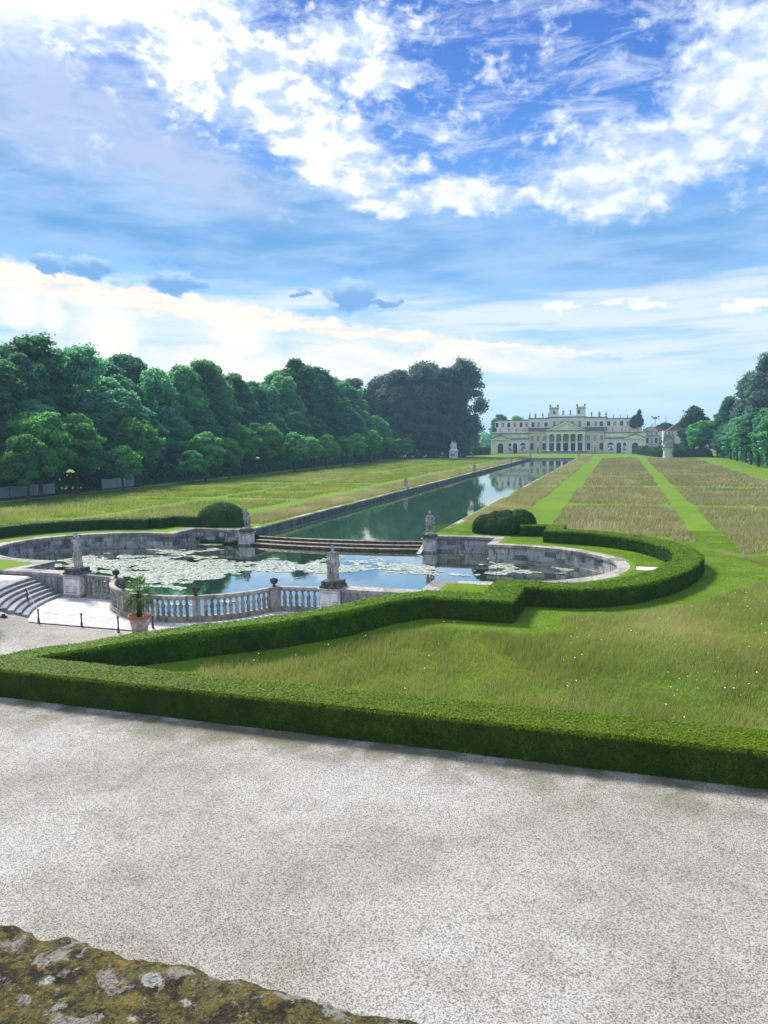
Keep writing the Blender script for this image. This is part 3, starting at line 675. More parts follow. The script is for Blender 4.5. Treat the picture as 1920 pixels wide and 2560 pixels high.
# ---------------------------------------------------------------- palms
def fan_frond(length, fan_r, up, droop, nleaf=26):
    """stalk along +x then a pleated fan; returns verts, faces of stalk and fan"""
    v = []; f = []; a_ = math.radians(up)
    tip = Vector((length * math.cos(a_), 0, length * math.sin(a_))); d0 = Vector((math.cos(a_), 0, math.sin(a_)))
    sb = B().tube([(0, 0, 0), tip * .5 + Vector((0, 0, .03)), tip], [.018, .012, .009], 4)
    n0 = len(sb.v); fb = B()
    for i in range(nleaf):
        th = math.radians(-115 + 230 * i / (nleaf - 1)); side = Vector((0, 1, 0))
        dirv = (d0 * math.cos(th) + side * math.sin(th)).normalized(); L = fan_r * (1 - .25 * abs(th) / 2.) * random.uniform(.9, 1.1)
        w = Vector((0, 0, 1)).cross(dirv).normalized() * .018; p1 = tip + dirv * L * .55; p2 = tip + dirv * L + Vector((0, 0, -droop * L * random.uniform(.5, 1.4)))
        fb.raw([tip, p1 - w, p2, p1 + w], [(0, 1, 2, 3)])
    return sb, fb
def palm(x, y, z, s_, label, potted=True, rz0=0., leaves=34):
    t = thing('potted_palm' if potted else 'fan_palm', label, 'palm', (x, y, z), rz0)
    base = .0
    if potted:
        B().lathe([(.001, 0), (.40, 0), (.47, .3), (.545, .70), (.56, .72), (.60, .73), (.635, .80), (.64, .90), (.62, .93), (.56, .93), (.54, .80), (.001, .79)], 28).part('pot', M_terra, t, smooth=True)
        b = B()
        for i in range(60):
            a_ = random.random() * 6.28; r = .5 * math.sqrt(random.random()); b.ellip((r * math.cos(a_), r * math.sin(a_), .80), (.05, .05, .04), 5, 4)
        b.part('soil', M_lawn, t); base = .8
    h = 1.45 * s_
    tb = B(); prof = [(.001, base)]
    nz = 26
    for i in range(nz): zz = base + h * i / nz; prof += [(.13 * s_ + (.02 if i % 2 else .0) + .02 * random.random(), zz)]
    tb.lathe(prof + [(.001, base + h)], 12).part('trunk', M_palmtrunk, t)
    for i in range(leaves):
        q = i / leaves; up = 78 - 130 * q; ang = i * 2.39996
        sb, fb = fan_frond(s_ * random.uniform(.55, .72), s_ * random.uniform(.5, .62), up, .12 + .45 * q)
        pv = Matrix.Rotation(ang, 4, 'Z')
        fo = sb.part('frond', M_palm, t, loc=(0, 0, base + h - .02 - .12 * q), rz=ang); fb.part('fan', M_palm, fo)
palm(.68, 33.9, GZ, .93, 'small fan palm in a large terracotta pot on the plaza', True, 0., 27)
palm(-8.35, 31.7, GZ, 1.0, 'second fan palm at the left picture edge with only leaf tips in view', True, 1.)

# ---------------------------------------------------------------- hedges
def hedge(path, w, h, label, cat='hedge', hf=hl, dens=900, leaf=.055, name='clipped_hedge', mt=None, group='clipped hedges'):
    """path: centre line; w: half width"""
    P = resample(path, .3) if not isinstance(path, np.ndarray) else path
    # keep corners: insert originals
    t = thing(name, label, cat, (0, 0, 0), 0, group)
    P = np.array(densify([tuple(p) for p in path], .3)); N = normals(P)
    cs = [(-w, 0), (-w - .01, .3), (-w, .62), (-w + .01, .9), (-w + .06, .985), (-w * .6, 1.), (0, 1.), (w * .6, 1.), (w - .06, .985), (w - .01, .9), (w, .62), (w + .01, .3), (w, 0)]
    nc = len(cs); V = np.zeros((len(P), nc, 3)); zb = hf(P[:, 0], P[:, 1])
    for j, (o_, zr) in enumerate(cs):
        V[:, j, :2] = P + N * o_; V[:, j, 2] = zb + zr * h - (.25 if zr == 0 else 0)
    V = V.reshape(-1, 3); nz = (vnoise(V * 1.3, 3) - .5) * .11 + (vnoise(V * 4., 5) - .5) * .06
    cen = np.repeat(np.c_[P, zb + h * .5], nc, 0); dd = V - cen; dd[:, 2] *= .8; dd /= np.linalg.norm(dd, axis=1)[:, None] + 1e-9; V = V + dd * nz[:, None]
    F = []
    for i in range(len(P) - 1):
        for j in range(nc - 1): F.append((i * nc + j, i * nc + j + 1, (i + 1) * nc + j + 1, (i + 1) * nc + j))
    F.append(tuple(range(nc - 1, -1, -1))); F.append(tuple(range((len(P) - 1) * nc, len(P) * nc)))
    me = pyd(V, F); link('hedge_body', me, t, M_hedge_in, smooth=True)
    Q, Nq, A = tri_sample(V, F, 10); n = int(A * dens); Q, Nq, A = tri_sample(V, F, n)
    up = Q[:, 2] > np.percentile(Q[:, 2] - hf(Q[:, 0], Q[:, 1]), 80) + hf(Q[:, 0], Q[:, 1]); Nq = Nq * (1. if Nq[up, 2].mean() > 0 else -1.)
    out_ = RNG.uniform(.004, .045, n) + .05 * RNG.random(n) ** 5; gap = vnoise(Q * 2.2, 9); keep = (gap > .24) | (Nq[:, 2] > .5)  # side leaves thinned to bare the dark core, so the sides look shaded
    Q = Q + Nq * out_[:, None]; Q = Q[keep]; Nq = Nq[keep]
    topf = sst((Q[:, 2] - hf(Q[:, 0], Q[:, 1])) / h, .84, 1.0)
    rn = np.clip(RNG.random(len(Q)) * (.6 + .25 * topf) + (vnoise(Q * 1.1, 2) - .5) * .5 + (vnoise(Q * 6., 6) - .5) * .5 + .72 * topf, 0, 1)  # top leaves coloured lighter than sides: young shoots plus painted top light
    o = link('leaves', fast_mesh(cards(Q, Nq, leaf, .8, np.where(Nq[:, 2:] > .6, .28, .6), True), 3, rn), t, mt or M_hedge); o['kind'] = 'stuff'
    return t
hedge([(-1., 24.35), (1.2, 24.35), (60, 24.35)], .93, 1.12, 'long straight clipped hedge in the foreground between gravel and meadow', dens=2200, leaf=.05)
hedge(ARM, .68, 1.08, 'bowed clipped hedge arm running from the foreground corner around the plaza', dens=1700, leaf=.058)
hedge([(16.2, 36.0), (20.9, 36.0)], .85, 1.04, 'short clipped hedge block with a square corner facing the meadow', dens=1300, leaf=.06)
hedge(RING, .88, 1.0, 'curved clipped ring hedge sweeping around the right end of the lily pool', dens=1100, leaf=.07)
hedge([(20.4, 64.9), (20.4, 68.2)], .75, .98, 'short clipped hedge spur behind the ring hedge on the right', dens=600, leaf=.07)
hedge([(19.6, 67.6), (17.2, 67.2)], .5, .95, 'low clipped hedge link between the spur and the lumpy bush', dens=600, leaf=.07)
hedge([(-x, y) for x, y in RING[::-1]], .88, 1.0, 'dark curved clipped hedge behind the left end of the lily pool', dens=450, leaf=.08, mt=M_topiary)
hedge([(-19.3, 64.2), (-19.0, 66.8), (-15.6, 66.9)], .6, 1.0, 'short dark clipped hedge running up to the round topiary mound', dens=450, leaf=.08, mt=M_topiary)
hedge([(-60, 24.35), (-1., 24.35)], .93, 1.1, 'clipped hedge continuing left of the foreground corner', dens=120, leaf=.09) if False else None

def bushmesh(lobes, name, label, cat, loc, mt, dens=300, leaf=.09, group=None, flat=0.):
    t = thing(name, label, cat, loc, 0, group); b = B(); PV = []; NV = []
    for (c_, r) in lobes:
        b.ellip(c_, tuple(q * .94 for q in r), 18, 12)
        A = 4 * PI * ((r[0] * r[1]) ** 1.6 / 3 + (r[0] * r[2]) ** 1.6 / 3 + (r[1] * r[2]) ** 1.6 / 3) ** (1 / 1.6); n = int(A * dens)
        d = RNG.normal(0, 1, (n, 3)); d /= np.linalg.norm(d, axis=1)[:, None]; d[:, 2] = np.where(d[:, 2] < -.35, -d[:, 2], d[:, 2])
        p = np.array(c_) + d * np.array(r); q = d / np.array(r); q /= np.linalg.norm(q, axis=1)[:, None]
        p = p + q * ((vnoise(p * 2.2 + 50, 4) - .5) * .14 + RNG.uniform(-.03, .05, n))[:, None]; PV.append(p); NV.append(q)
    b.part('bush_body', M_hedge_in, t, smooth=True); PV = np.concatenate(PV); NV = np.concatenate(NV); ok = PV[:, 2] > -.05
    o = link('leaves', fast_mesh(cards(PV[ok], NV[ok], leaf, .75, .5, True), 3), t, mt); o['kind'] = 'stuff'
    return t
bushmesh([((0, 0, .4), (2.75, 2.0, 1.95)), ((0, 0, .2), (2.85, 2.1, 1.0))], 'topiary_mound', 'large smooth dark green topiary dome left of the weir', 'topiary', (-13.9, 68.2, 0), M_topiary, 420, .09)
bushmesh([((-1.8, 0, .5), (1.2, 1.1, 1.15)), ((-.9, .5, .7), (1.2, 1.2, 1.25)), ((.1, .3, .8), (1.2, 1.2, 1.3)), ((.3, -.5, .6), (1.2, 1., 1.1)), ((1.4, .5, .75), (1.45, 1.3, 1.4)), ((-1., -.6, .5), (1., .8, .9))], 'lumpy_bush', 'low lumpy dark bush right of the weir, domed at its right end', 'bush', (15.6, 68.3, 0), M_topiary, 380, .10)

# ---------------------------------------------------------------- meadow grass
hed = [np.array(ARM), np.array([(16.2, 36.), (20.9, 36.)]), np.array(RING)]
def near_meadow(x, y):
    d = np.minimum(np.minimum(dist_path(x, y, hed[0]), dist_path(x, y, hed[1])), dist_path(x, y, hed[2][::3]))
    wob = (vnoise(np.c_[x * .35, y * .35, x * 0], 1) - .5) * 2.4
    outside = ~inpoly(x, y, [(1, 24.3)] + ARM + [(16.2, 36), (16.2, 66)] + [(-60, 66), (-60, 24)]) & ~inpoly(x, y, [(16, 36)] + RING + [(16, 64)])
    lim = np.where(x < 21, 1.9 + wob * .5, np.clip(2.7 + (y - 40) * .17, 2.5, 4.9) + wob * .45)
    return (y > 26.9 + wob * .25) & (y < 61) & outside & (d > lim) & (x < 34.2 + (60 - y) * .9) & ~((np.hypot(x - 30, y - 52) < 5.2))
CROSS = [(97, 101), (133, 138), (178, 184), (236, 243)]
def far_block(x, y):
    ax = np.abs(x); c_ = np.zeros(len(x), bool)
    for a_, b_ in CROSS: c_ |= (y > a_) & (y < b_)
    edge = .6 * (vnoise(np.c_[x * .3, y * .12, x * 0], 8) - .5)
    y0 = np.where(ax < 22, 70.5, np.where(ax < 30, 68.5, 66.))
    inner = (ax > 19.3 + edge) & (ax < 32.0 + edge) & (y > y0) & ~c_ & ~((ax < 22) & (y < 72))
    outer = (ax > 34.6 + edge) & (ax < 51.5 + edge) & (y > 60) & ~c_
    return (inner | outer) & (y < 296)
def bank(x, y):
    ax = np.abs(x); e_ = .8 * (vnoise(np.c_[x * .3, y * .15, x * 0], 18) - .5)
    return (ax > 10.3) & (ax < 15.0 + e_) & (y > np.where(x > 0, 73.5, 70.) + e_ * 4) & (y < 325)
def inview(x, y, mrg=4.):
    azd = np.degrees(np.arctan2(x - CAM.x, y)); return (azd < 9.9 + np.degrees(mrg / (y + 1))) & (azd > -46.5 - np.degrees(mrg / (y + 1)))
def grass(name, label_kind, mask, bounds, dens, h, w, mt, zf=hl, lean=.35, tuft=True):
    x0, x1, y0, y1 = bounds; n = int((x1 - x0) * (y1 - y0) * dens); x = RNG.uniform(x0, x1, n); y = RNG.uniform(y0, y1, n)
    ok = mask(x, y) & inview(x, y)
    tf = vnoise(np.c_[x * .9, y * .9, x * 0], 21); tg = vnoise(np.c_[x * .22, y * .22, x * 0], 23)
    ok &= RNG.random(n) < .45 + .9 * tf; x, y, tf, tg = x[ok], y[ok], tf[ok], tg[ok]; n = len(x)
    hh = h * (.55 + .5 * tf + .5 * (tg - .3)) * RNG.uniform(.7, 1.25, n); ww = w * RNG.uniform(.6, 1.3, n); z = zf(x, y)
    a_ = RNG.uniform(0, 2 * PI, n); L = RNG.normal(0, lean, (n, 2)) * hh[:, None] + np.c_[hh * .12, hh * -.05]
    P0_ = np.c_[x, y, z - .02]; d = np.c_[np.cos(a_), np.sin(a_), a_ * 0] * ww[:, None] * .5; top = np.c_[x + L[:, 0], y + L[:, 1], z + hh]
    V = np.stack([P0_ - d, P0_ + d, top], 1).reshape(-1, 3)
    o = link(name, fast_mesh(V, 3, np.clip(RNG.random(n) * .7 + (vnoise(np.c_[x * .25, y * .25, x * 0], 33) - .5) * 1.1, 0, 1)), None, mt); props(o, label_kind, None, None, 'stuff'); return o
GL = 'tall unmown meadow grass'
grass('meadow_grass', 'tall green meadow grass behind the foreground hedge', near_meadow, (8, 62, 26.5, 61), 420, .27, .022, M_grass)
grass('dry_meadow_grass', 'dry seed stalks among the foreground meadow grass', near_meadow, (8, 62, 26.5, 61), 110, .34, .02, M_straw)
bl = lambda lo, hi: (lambda x, y: far_block(x, y) & (y >= lo) & (y < hi))
grass('meadow_blocks', 'unmown rectangular meadow blocks beside the canal', lambda x, y: bl(58, 120)(x, y) & (x > 0), (0, 56, 58, 120), 26, .42, .09, M_purple, lean=.3)
grass('meadow_blocks', 'unmown rectangular meadow blocks farther along the canal', lambda x, y: bl(120, 300)(x, y) & (x > 0), (0, 75, 120, 300), 8, .5, .2, M_purple, lean=.3)
nearL = lambda x, y: far_block(x, y) & (x < 0)
grass('meadow_blocks', 'green meadow grass on the left lawn blocks', nearL, (-56, -18, 60, 300), 20, .4, .13, M_grass, lean=.3)
grass('meadow_blocks', 'pale dry grass tufts on the meadow blocks', lambda x, y: far_block(x, y) & (vnoise(np.c_[x * .08, y * .05, x * 0], 40) > .52), (-56, 75, 60, 300), 5, .5, .16, M_straw, lean=.3)
grass('bank_grass', 'dry blond tall grass strip along the canal banks', lambda x, y: bank(x, y) & (y < 130), (-16, 16, 69, 130), 55, .55, .07, M_straw, lean=.3)
grass('bank_grass', 'dry blond tall grass strip farther along the canal', lambda x, y: bank(x, y) & (y >= 130), (-16, 16, 130, 325), 14, .6, .2, M_straw, lean=.3)
grass('bank_grass', 'green grass mixed in the canal bank strip', lambda x, y: bank(x, y), (-16, 16, 69, 200), 12, .45, .09, M_grass, lean=.3)
def mown(x, y):
    inp = inpoly(x, y, [(9.9, 66.4), (16.5, 66.4), (16.5, 62.3)] + ell(EA, EB, PI / 2, -PI / 2)[1:] + [(15.7, 40.)] + [(15.0, 34.4)] + ARM[::-1][1:] + [(.2, 20), (-20, 20), (-20, 66.4)])
    return ~near_meadow(x, y) & ~inp & (y > 25.3) & (np.hypot((x - 27.9) / 1.2, (y - 52) / .8) > 1) & ~(bank(x, y) | far_block(x, y))
grass('mown_grass', 'short bright mown grass around the hedges and meadow', mown, (8, 46, 25, 74), 420, .055, .022, mat('x') if False else MATS.get('mown_blades') or leafy('mown_blades', (.12, .235, .012), (.17, .28, .02), (.26, .34, .04), .6, .3, .05), lean=.6)
# small white flowers
n = 230; x = RNG.uniform(10, 45, n * 6); y = 27 + 33 * RNG.random(n * 6) ** 1.6; ok = near_meadow(x, y) & inview(x, y) & (vnoise(np.c_[x * .5, y * .5, x * 0], 77) > .5); x, y = x[ok][:n], y[ok][:n]
z = hl(x, y) + RNG.uniform(.3, .55, len(x)); Pf = np.c_[x, y, z]
o = link('wild_flowers', fast_mesh(cards(Pf, np.tile((0, -.3, 1.), (len(Pf), 1)), .042, 1., .25), 4), None, M_flower); props(o, 'small white wild flowers dotted through the meadow', None, None, 'stuff')
# lily pads
n = 130000; x = RNG.uniform(-26, 26, n); y = RNG.uniform(36, 66, n)
ip = inpoly(x, y, np.array(inset(poly[::-1], 0.)) if False else np.array(poly))
f1 = vnoise(np.c_[x * .16, y * .22, x * 0], 60); f2 = vnoise(np.c_[x * .55, y * .7, x * 0], 61); f3 = vnoise(np.c_[x * 1.6, y * 1.9, x * 0], 62)
left = np.exp(-(((x + 9) / 9.5) ** 2 + ((y - 51) / 6.) ** 2)) * .36 + np.exp(-(((x - 15) / 9) ** 2 + ((y - 58) / 4.) ** 2)) * .22 + np.exp(-(((x - 2) / 9) ** 2 + ((y - 59) / 3.) ** 2)) * .14
ok = ip & (f1 * .45 + f2 * .33 + f3 * .22 + left > .70 - .0 * x)
x, y = x[ok], y[ok]; n = len(x); P2 = np.c_[x, y, np.full(n, PW + .012) + RNG.random(n) * .014]
r = RNG.uniform(.05, .14, n); V = []
ang = RNG.uniform(0, 2 * PI, n)
tx, ty = RNG.normal(0, .05, n), RNG.normal(0, .05, n)
for q in range(7):
    a_ = ang + 2 * PI * q / 7.6; dxp, dyp = np.cos(a_) * r, np.sin(a_) * r * .9; V.append(np.c_[x + dxp, y + dyp, P2[:, 2] + dxp * tx + dyp * ty])
V = np.stack(V, 1).reshape(-1, 3)
o = link('lily_pads', fast_mesh(V, 7), None, M_pad); props(o, 'floating water lily pads covering parts of the pool', None, None, 'stuff')
# reeds at the foot of the pool wall
xr = RNG.uniform(-14.6, -10.4, 900); yr = np.full(900, 65.0) + RNG.uniform(-.15, .1, 900); hh = RNG.uniform(.1, .55, 900) * (.4 + vnoise(np.c_[xr * 1.5, yr * 0, yr * 0], 5))
V = np.stack([np.c_[xr - .03, yr, np.full(900, PW)], np.c_[xr + .03, yr, np.full(900, PW)], np.c_[xr + RNG.normal(0, .1, 900), yr - .1, PW + hh]], 1).reshape(-1, 3)
o = link('water_weeds', fast_mesh(V, 3), None, M_topiary); props(o, 'dark weeds growing at the foot of the pool wall left of the weir', None, None, 'stuff')
# ---------------------------------------------------------------- air
def f_haze():
    M = bpy.data.materials.new('thin_haze'); M.use_nodes = True; M.node_tree.nodes.clear(); t = NT(M.node_tree)
    o_ = t.n.new('ShaderNodeOutputMaterial'); v_ = t.n.new('ShaderNodeVolumePrincipled'); v_.inputs['Density'].default_value = HAZE; v_.inputs['Color'].default_value = (.42, .74, .95, 1); v_.inputs['Anisotropy'].default_value = 0.
    t.l.new(v_.outputs[0], o_.inputs['Volume']); return M
HAZE = .00032
props(B().box(-1510, 1510, -70, 2510, -4.3, 52).part('haze', f_haze()), 'thin pale blue air over the whole garden', None, None, 'stuff')

# ---------------------------------------------------------------- statues
def cap(b, p0, p1, r0, r1):
    p0, p1 = Vector(p0), Vector(p1)
    b.tube([p0, p0.lerp(p1, .5), p1], [r0, (r0 + r1) * .52, r1], 8); b.ellip(p0, (r0, r0, r0), 8, 6); b.ellip(p1, (r1, r1, r1), 8, 6)
def drape(b, z0, z1, r0, r1, cx=0, cy=0, k=9, amp=.1, n=36, sq=.8, twist=0.):
    v = []; rows = 7
    for j in range(rows):
        t = j / (rows - 1); z = z0 + (z1 - z0) * t; r = r0 + (r1 - r0) * t
        for i in range(n):
            a_ = 2 * PI * i / n; rr = r * (1 + amp * math.cos(k * a_ + twist * t) + amp * .5 * math.cos(5 * a_ + 1.3 + 2 * t)); v.append((cx + rr * math.cos(a_), cy + sq * rr * math.sin(a_), z))
    f = [(j * n + i, j * n + (i + 1) % n, (j + 1) * n + (i + 1) % n, (j + 1) * n + i) for j in range(rows - 1) for i in range(n)]
    f += [tuple(reversed(range(n))), tuple(range((rows - 1) * n, rows * n))]; b.raw(v, f)
def head(b, c, hair=.02, yaw=0.):
    x, y, z = c; b.ellip((x, y, z), (.085, .10, .12), 12, 9); b.ellip((x, y + .02, z + .03), (.10, .11, .115 + hair), 12, 8)
    s_, c_ = math.sin(yaw), math.cos(yaw); b.ellip((x - s_ * .1, y - c_ * .1, z - .01), (.018, .025, .03), 6, 5); b.ellip((x - s_ * .085, y - c_ * .085, z - .075), (.04, .035, .03), 6, 5)
def hand(b, p, d):
    p, d = Vector(p), Vector(d).normalized(); b.ellip(p, (.04, .03, .05), 8, 6); q = d.cross(Vector((0, 1, 0)))
    q = q.normalized() if q.length > .01 else Vector((1, 0, 0))
    for i in range(4): b.tube([p + q * .02 * (i - 1.5), p + q * .022 * (i - 1.5) + d * .05, p + q * .02 * (i - 1.5) + d * .09], [.013, .012, .01], 5)
    b.tube([p + q * .04, p + q * .06 + d * .04], [.014, .011], 5)
def figure(kind):
    b = B(); Hh = {'draped': .0, 'cloak': .0, 'tunic': .0, 'hip': .0}
    lean = {'draped': .06, 'cloak': -.03, 'tunic': .02, 'hip': -.04, 'plain': .0}[kind]
    hipz, chz = .93, 1.28; hx = lean * .8; cx = lean * .2
    # legs
    lf = (-.11, .02, .06); rf = (.12, -.08, .06); lk = (-.11 + hx, -.04, .50); rk = (.11 + hx, -.14, .49)
    for hp, kn, ft in (((-.09 + hx, 0, .9), lk, lf), ((.09 + hx, 0, .9), rk, rf)):
        cap(b, hp, kn, .10, .068); cap(b, kn, ft, .07, .043); b.ellip((ft[0], ft[1] - .07, .045), (.045, .12, .04), 8, 6)
    b.ellip((hx, 0, .93), (.17, .125, .13), 12, 8); cap(b, (hx, 0, .98), (cx, .01, 1.2), .13, .14); b.ellip((cx, 0, 1.30), (.19, .125, .16), 12, 9)
    cap(b, (cx - .13, 0, 1.42), (cx + .13, 0, 1.42), .07, .07); cap(b, (cx, 0, 1.42), (cx - .01, -.01, 1.54), .055, .05)
    ls, rs = (cx - .20, 0, 1.41), (cx + .20, 0, 1.41)
    def arm(sh, elb, hd):
        cap(b, sh, elb, .06, .045); cap(b, elb, hd, .046, .032); hand(b, hd, Vector(hd) - Vector(elb))
    if kind == 'draped':
        head(b, (cx - .03, -.03, 1.64), .03, .4); b.ellip((cx - .02, .09, 1.68), (.06, .05, .05))
        arm(ls, (-.26, -.02, 1.18), (-.24, -.20, .98)); arm(rs, (.30, .02, 1.18), (.20, -.18, 1.12))
        b.ellip((-.27, -.14, .98), (.12, .12, .14), 12, 9); cap(b, (-.24, -.08, .86), (-.2, .05, .1), .08, .13)
        drape(b, .04, 1.02, .20, .2, hx + .03, .06, 9, .13, sq=.7, twist=1.5); drape(b, .82, 1.30, .24, .19, .05, .04, 7, .10, twist=2.5)
        cap(b, (.2, .08, 1.35), (.27, .1, .75), .07, .09); cap(b, (.27, .1, .8), (.16, -.12, .5), .08, .04)
        for i in range(5): cap(b, (-.12 + .06 * i, -.1, 1.0 - .04 * i), (.16 - .05 * i, -.14, .55 - .07 * i), .03, .02)
    elif kind == 'cloak':
        head(b, (cx, -.02, 1.64), .03, -.5)
        arm(ls, (-.30, -.10, 1.28), (-.22, -.20, 1.50)); arm(rs, (.26, .04, 1.16), (.16, .0, .98))
        drape(b, .05, 1.42, .22, .19, .08, .10, 8, .16, sq=.62, twist=.5); cap(b, (.10, .12, 1.55), (.12, .14, .1), .10, .16)
        cap(b, (-.25, -.16, 1.45), (-.30, -.2, 1.15), .05, .03); drape(b, .04, .30, .24, .16, .08, .06, 6, .12)
        b.ellip((.08, .02, 1.62), (.12, .11, .10))
    elif kind == 'tunic':
        head(b, (cx, -.04, 1.64), .04, .8); b.ellip((cx + .01, 0, 1.72), (.12, .12, .05))
        arm(ls, (-.32, -.12, 1.32), (-.16, -.26, 1.54)); arm(rs, (.28, -.10, 1.26), (-.02, -.26, 1.50))
        cap(b, (.02, -.27, 1.52), (-.34, -.3, 1.60), .02, .022)
        drape(b, .74, 1.40, .25, .20, cx, 0, 8, .10, twist=1.); drape(b, .70, .82, .27, .25, hx, 0, 10, .08)
        cap(b, (.20, .12, .06), (.18, .1, .72), .13, .09); cap(b, (.22, .1, .7), (.3, .1, 1.0), .05, .04); cap(b, (.18, .12, .9), (.28, .14, .62), .1, .06)
    elif kind == 'hip':
        head(b, (cx, -.02, 1.64), .05, -.2)
        arm(rs, (.38, .02, 1.20), (.20, -.08, 1.00)); arm(ls, (-.28, -.04, 1.16), (-.30, -.22, 1.05))
        drape(b, .78, 1.38, .22, .19, cx, 0, 7, .08); drape(b, .70, .90, .25, .21, hx, 0, 9, .1)
        cap(b, (.26, .06, .06), (.28, .05, .78), .10, .07); cap(b, (-.22, .10, .05), (-.2, .1, .6), .10, .08); b.ellip((.30, .0, .84), (.08, .08, .12)); b.ellip((-.26, .02, .72), (.07, .08, .1))
        cap(b, (-.30, -.2, 1.05), (-.28, -.16, .8), .05, .03)
    else:
        head(b, (cx, -.02, 1.64), .03, .1)
        arm(ls, (-.27, -.02, 1.16), (-.2, -.18, 1.2)); arm(rs, (.27, .0, 1.15), (.3, -.08, .9)); drape(b, .04, 1.35, .22, .19, 0, .03, 8, .12, sq=.8, twist=1.)
    drape(b, -.02, .10, .34, .30, .02, .02, 4, .05, sq=.9)
    return b
def sculpt(b, vox, sm=3):
    me = b.mesh(); tmp = bpy.data.objects.new('tmp', me); COL.objects.link(tmp)
    r = tmp.modifiers.new('r', 'REMESH'); r.mode = 'VOXEL'; r.voxel_size = vox
    s_ = tmp.modifiers.new('s', 'SMOOTH'); s_.iterations = sm; s_.factor = .5
    dg = bpy.context.evaluated_depsgraph_get(); dg.update()
    res = bpy.data.meshes.new_from_object(tmp.evaluated_get(dg)); bpy.data.objects.remove(tmp)
    res.materials.clear(); res.materials.append(M_statue); res.polygons.foreach_set('use_smooth', [True] * len(res.polygons)); return res
FIG = {q: sculpt(figure(q), .021, 2) for q in ('draped', 'cloak', 'tunic', 'hip')}
FIGL = {q: sculpt(figure(q), .045, 1) for q in ('draped', 'tunic', 'hip', 'plain')}
def statue(kind, loc, h, rz, label, group, low=False, name='statue'):
    o = link(name, (FIGL if low else FIG)[kind], None, None, loc=loc, rz=rz, scale=[h / 1.78] * 3); return props(o, label, 'statue', group)
gP = 'statues standing around the lily pool'
statue('draped', (9.3, 41.1, .42), 2.1, .35, 'weathered draped woman statue resting a hand on a round urn, by the plaza hedge', gP)
statue('cloak', (-9.3, 40.9, .42), 2.35, -.9, 'grey cloaked statue like a tall folded pillar beside the curved steps', gP)
statue('tunic', (-9.25, 64.8, .19), 2.05, .3, 'pale statue of a flute player in a tunic left of the weir', gP)
statue('hip', (9.35, 64.8, .19), 2.1, .3, 'grey statue of a youth with a hand on his hip right of the weir', gP)
gC = 'small statues along the canal banks'
for i, (x, y, kd, lab) in enumerate([(-9.9, 124, 'hip', 'nearest small statue on the left canal bank, dark and slim'), (-9.9, 188, 'draped', 'second small statue along the left canal bank, midway up the canal'),
        (-9.9, 254, 'tunic', 'third small statue on the left canal bank in the pale grass'), (9.75, 125, 'tunic', 'small statue on the right canal bank among tall dry grass'),
        (-9.7, 309.5, 'plain', 'small statue on the left corner where the canal ends'), (9.7, 309.5, 'plain', 'small statue on the right corner where the canal ends')]):
    z0 = 0.
    t = thing('canal_statue', lab, 'statue', (x, y, 0), .2 * i, gC)
    B().box(-.42, .42, -.42, .42, -.3, .16).part('base', M_stone, t); link('figure', (FIGL if i > 3 else FIG)[kd], t, None, loc=(0, 0, .16), scale=[2.0 / 1.78] * 3)
# white group left, dark-topped group right, before the stables
tp_ = thing('group_pedestal', 'white square pedestal at the far left lawn edge before the dark trees', 'pedestal', (-38.9, 296, 0))
slab(B(), 1.62, 1.62, 0, .25).part('base', M_white, tp_); slab(B(), 1.45, 1.45, .25, 3.05).part('shaft', M_white, tp_); slab(B(), 1.65, 1.65, 3.052, 3.35).part('cornice', M_white, tp_)
B().box(-.8, .8, -1.47, -1.452, 1.3, 1.9).part('carved_panel', M_step, tp_)
def group_fig(n, seed):
    b = B(); random.seed(seed)
    for i in range(n):
        fb = figure(['draped', 'hip', 'tunic', 'cloak'][i % 4]); a_ = random.uniform(-.8, .8); ox = (i - (n - 1) / 2) * .52; oy = random.uniform(-.1, .15); s_ = random.uniform(.9, 1.08)
        b.raw([(ox + s_ * (x * math.cos(a_) - y * math.sin(a_)), oy + s_ * (x * math.sin(a_) + y * math.cos(a_)), z * s_) for x, y, z in fb.v], fb.f)
    drape(b, -.02, .25, .8, .6, 0, 0, 6, .08, sq=.6); return b
g2 = sculpt(group_fig(2, 3), .04, 1); g2.materials.clear(); g2.materials.append(M_white)
props(link('statue_group', g2, None, None, loc=(-38.9, 296, 3.35), rz=.3, scale=(2.25,) * 3), 'white marble group of two figures before the dark trees', 'statue')
tp_ = thing('group_pedestal', 'pale round pedestal at the far right before the stables topiary', 'pedestal', (42.9, 302, 0))
B().lathe([(.01, 0), (1.85, 0), (1.85, .3), (1.7, .45), (1.68, 3.1), (.01, 3.1)], 28).part('shaft', M_white, tp_, smooth=False); B().lathe([(.01, 3.1), (1.75, 3.1), (2.0, 3.35), (2.0, 3.5), (1.75, 3.7), (.01, 3.7)], 28).part('cornice', M_white, tp_)
g3 = sculpt(group_fig(3, 5), .05, 1)
random.seed(5)
b = B(); b.lathe([(.01, 0), (1.9, 0), (2.1, .6), (1.8, 1.4), (1.5, 2.0), (.01, 2.1)], 14)
for i in range(26):
    a_ = random.random() * 6.28; b.ellip((1.5 * math.cos(a_), 1.5 * math.sin(a_), random.uniform(.2, 2.)), (.5, .5, .5), 6, 5)
cap(b, (-1.4, 0, 1.), (-3.0, 0, .9), .35, .2); cap(b, (-2.6, 0, .9), (-3.4, 0, 2.4), .2, .12); cap(b, (-1.2, 0, 1.8), (-2.3, 0, 2.7), .3, .15); b.ellip((-2.4, 0, 2.9), (.35, .3, .35))
rock = sculpt(b, .11, 2); rock.materials.clear(); rock.materials.append(M_statue)
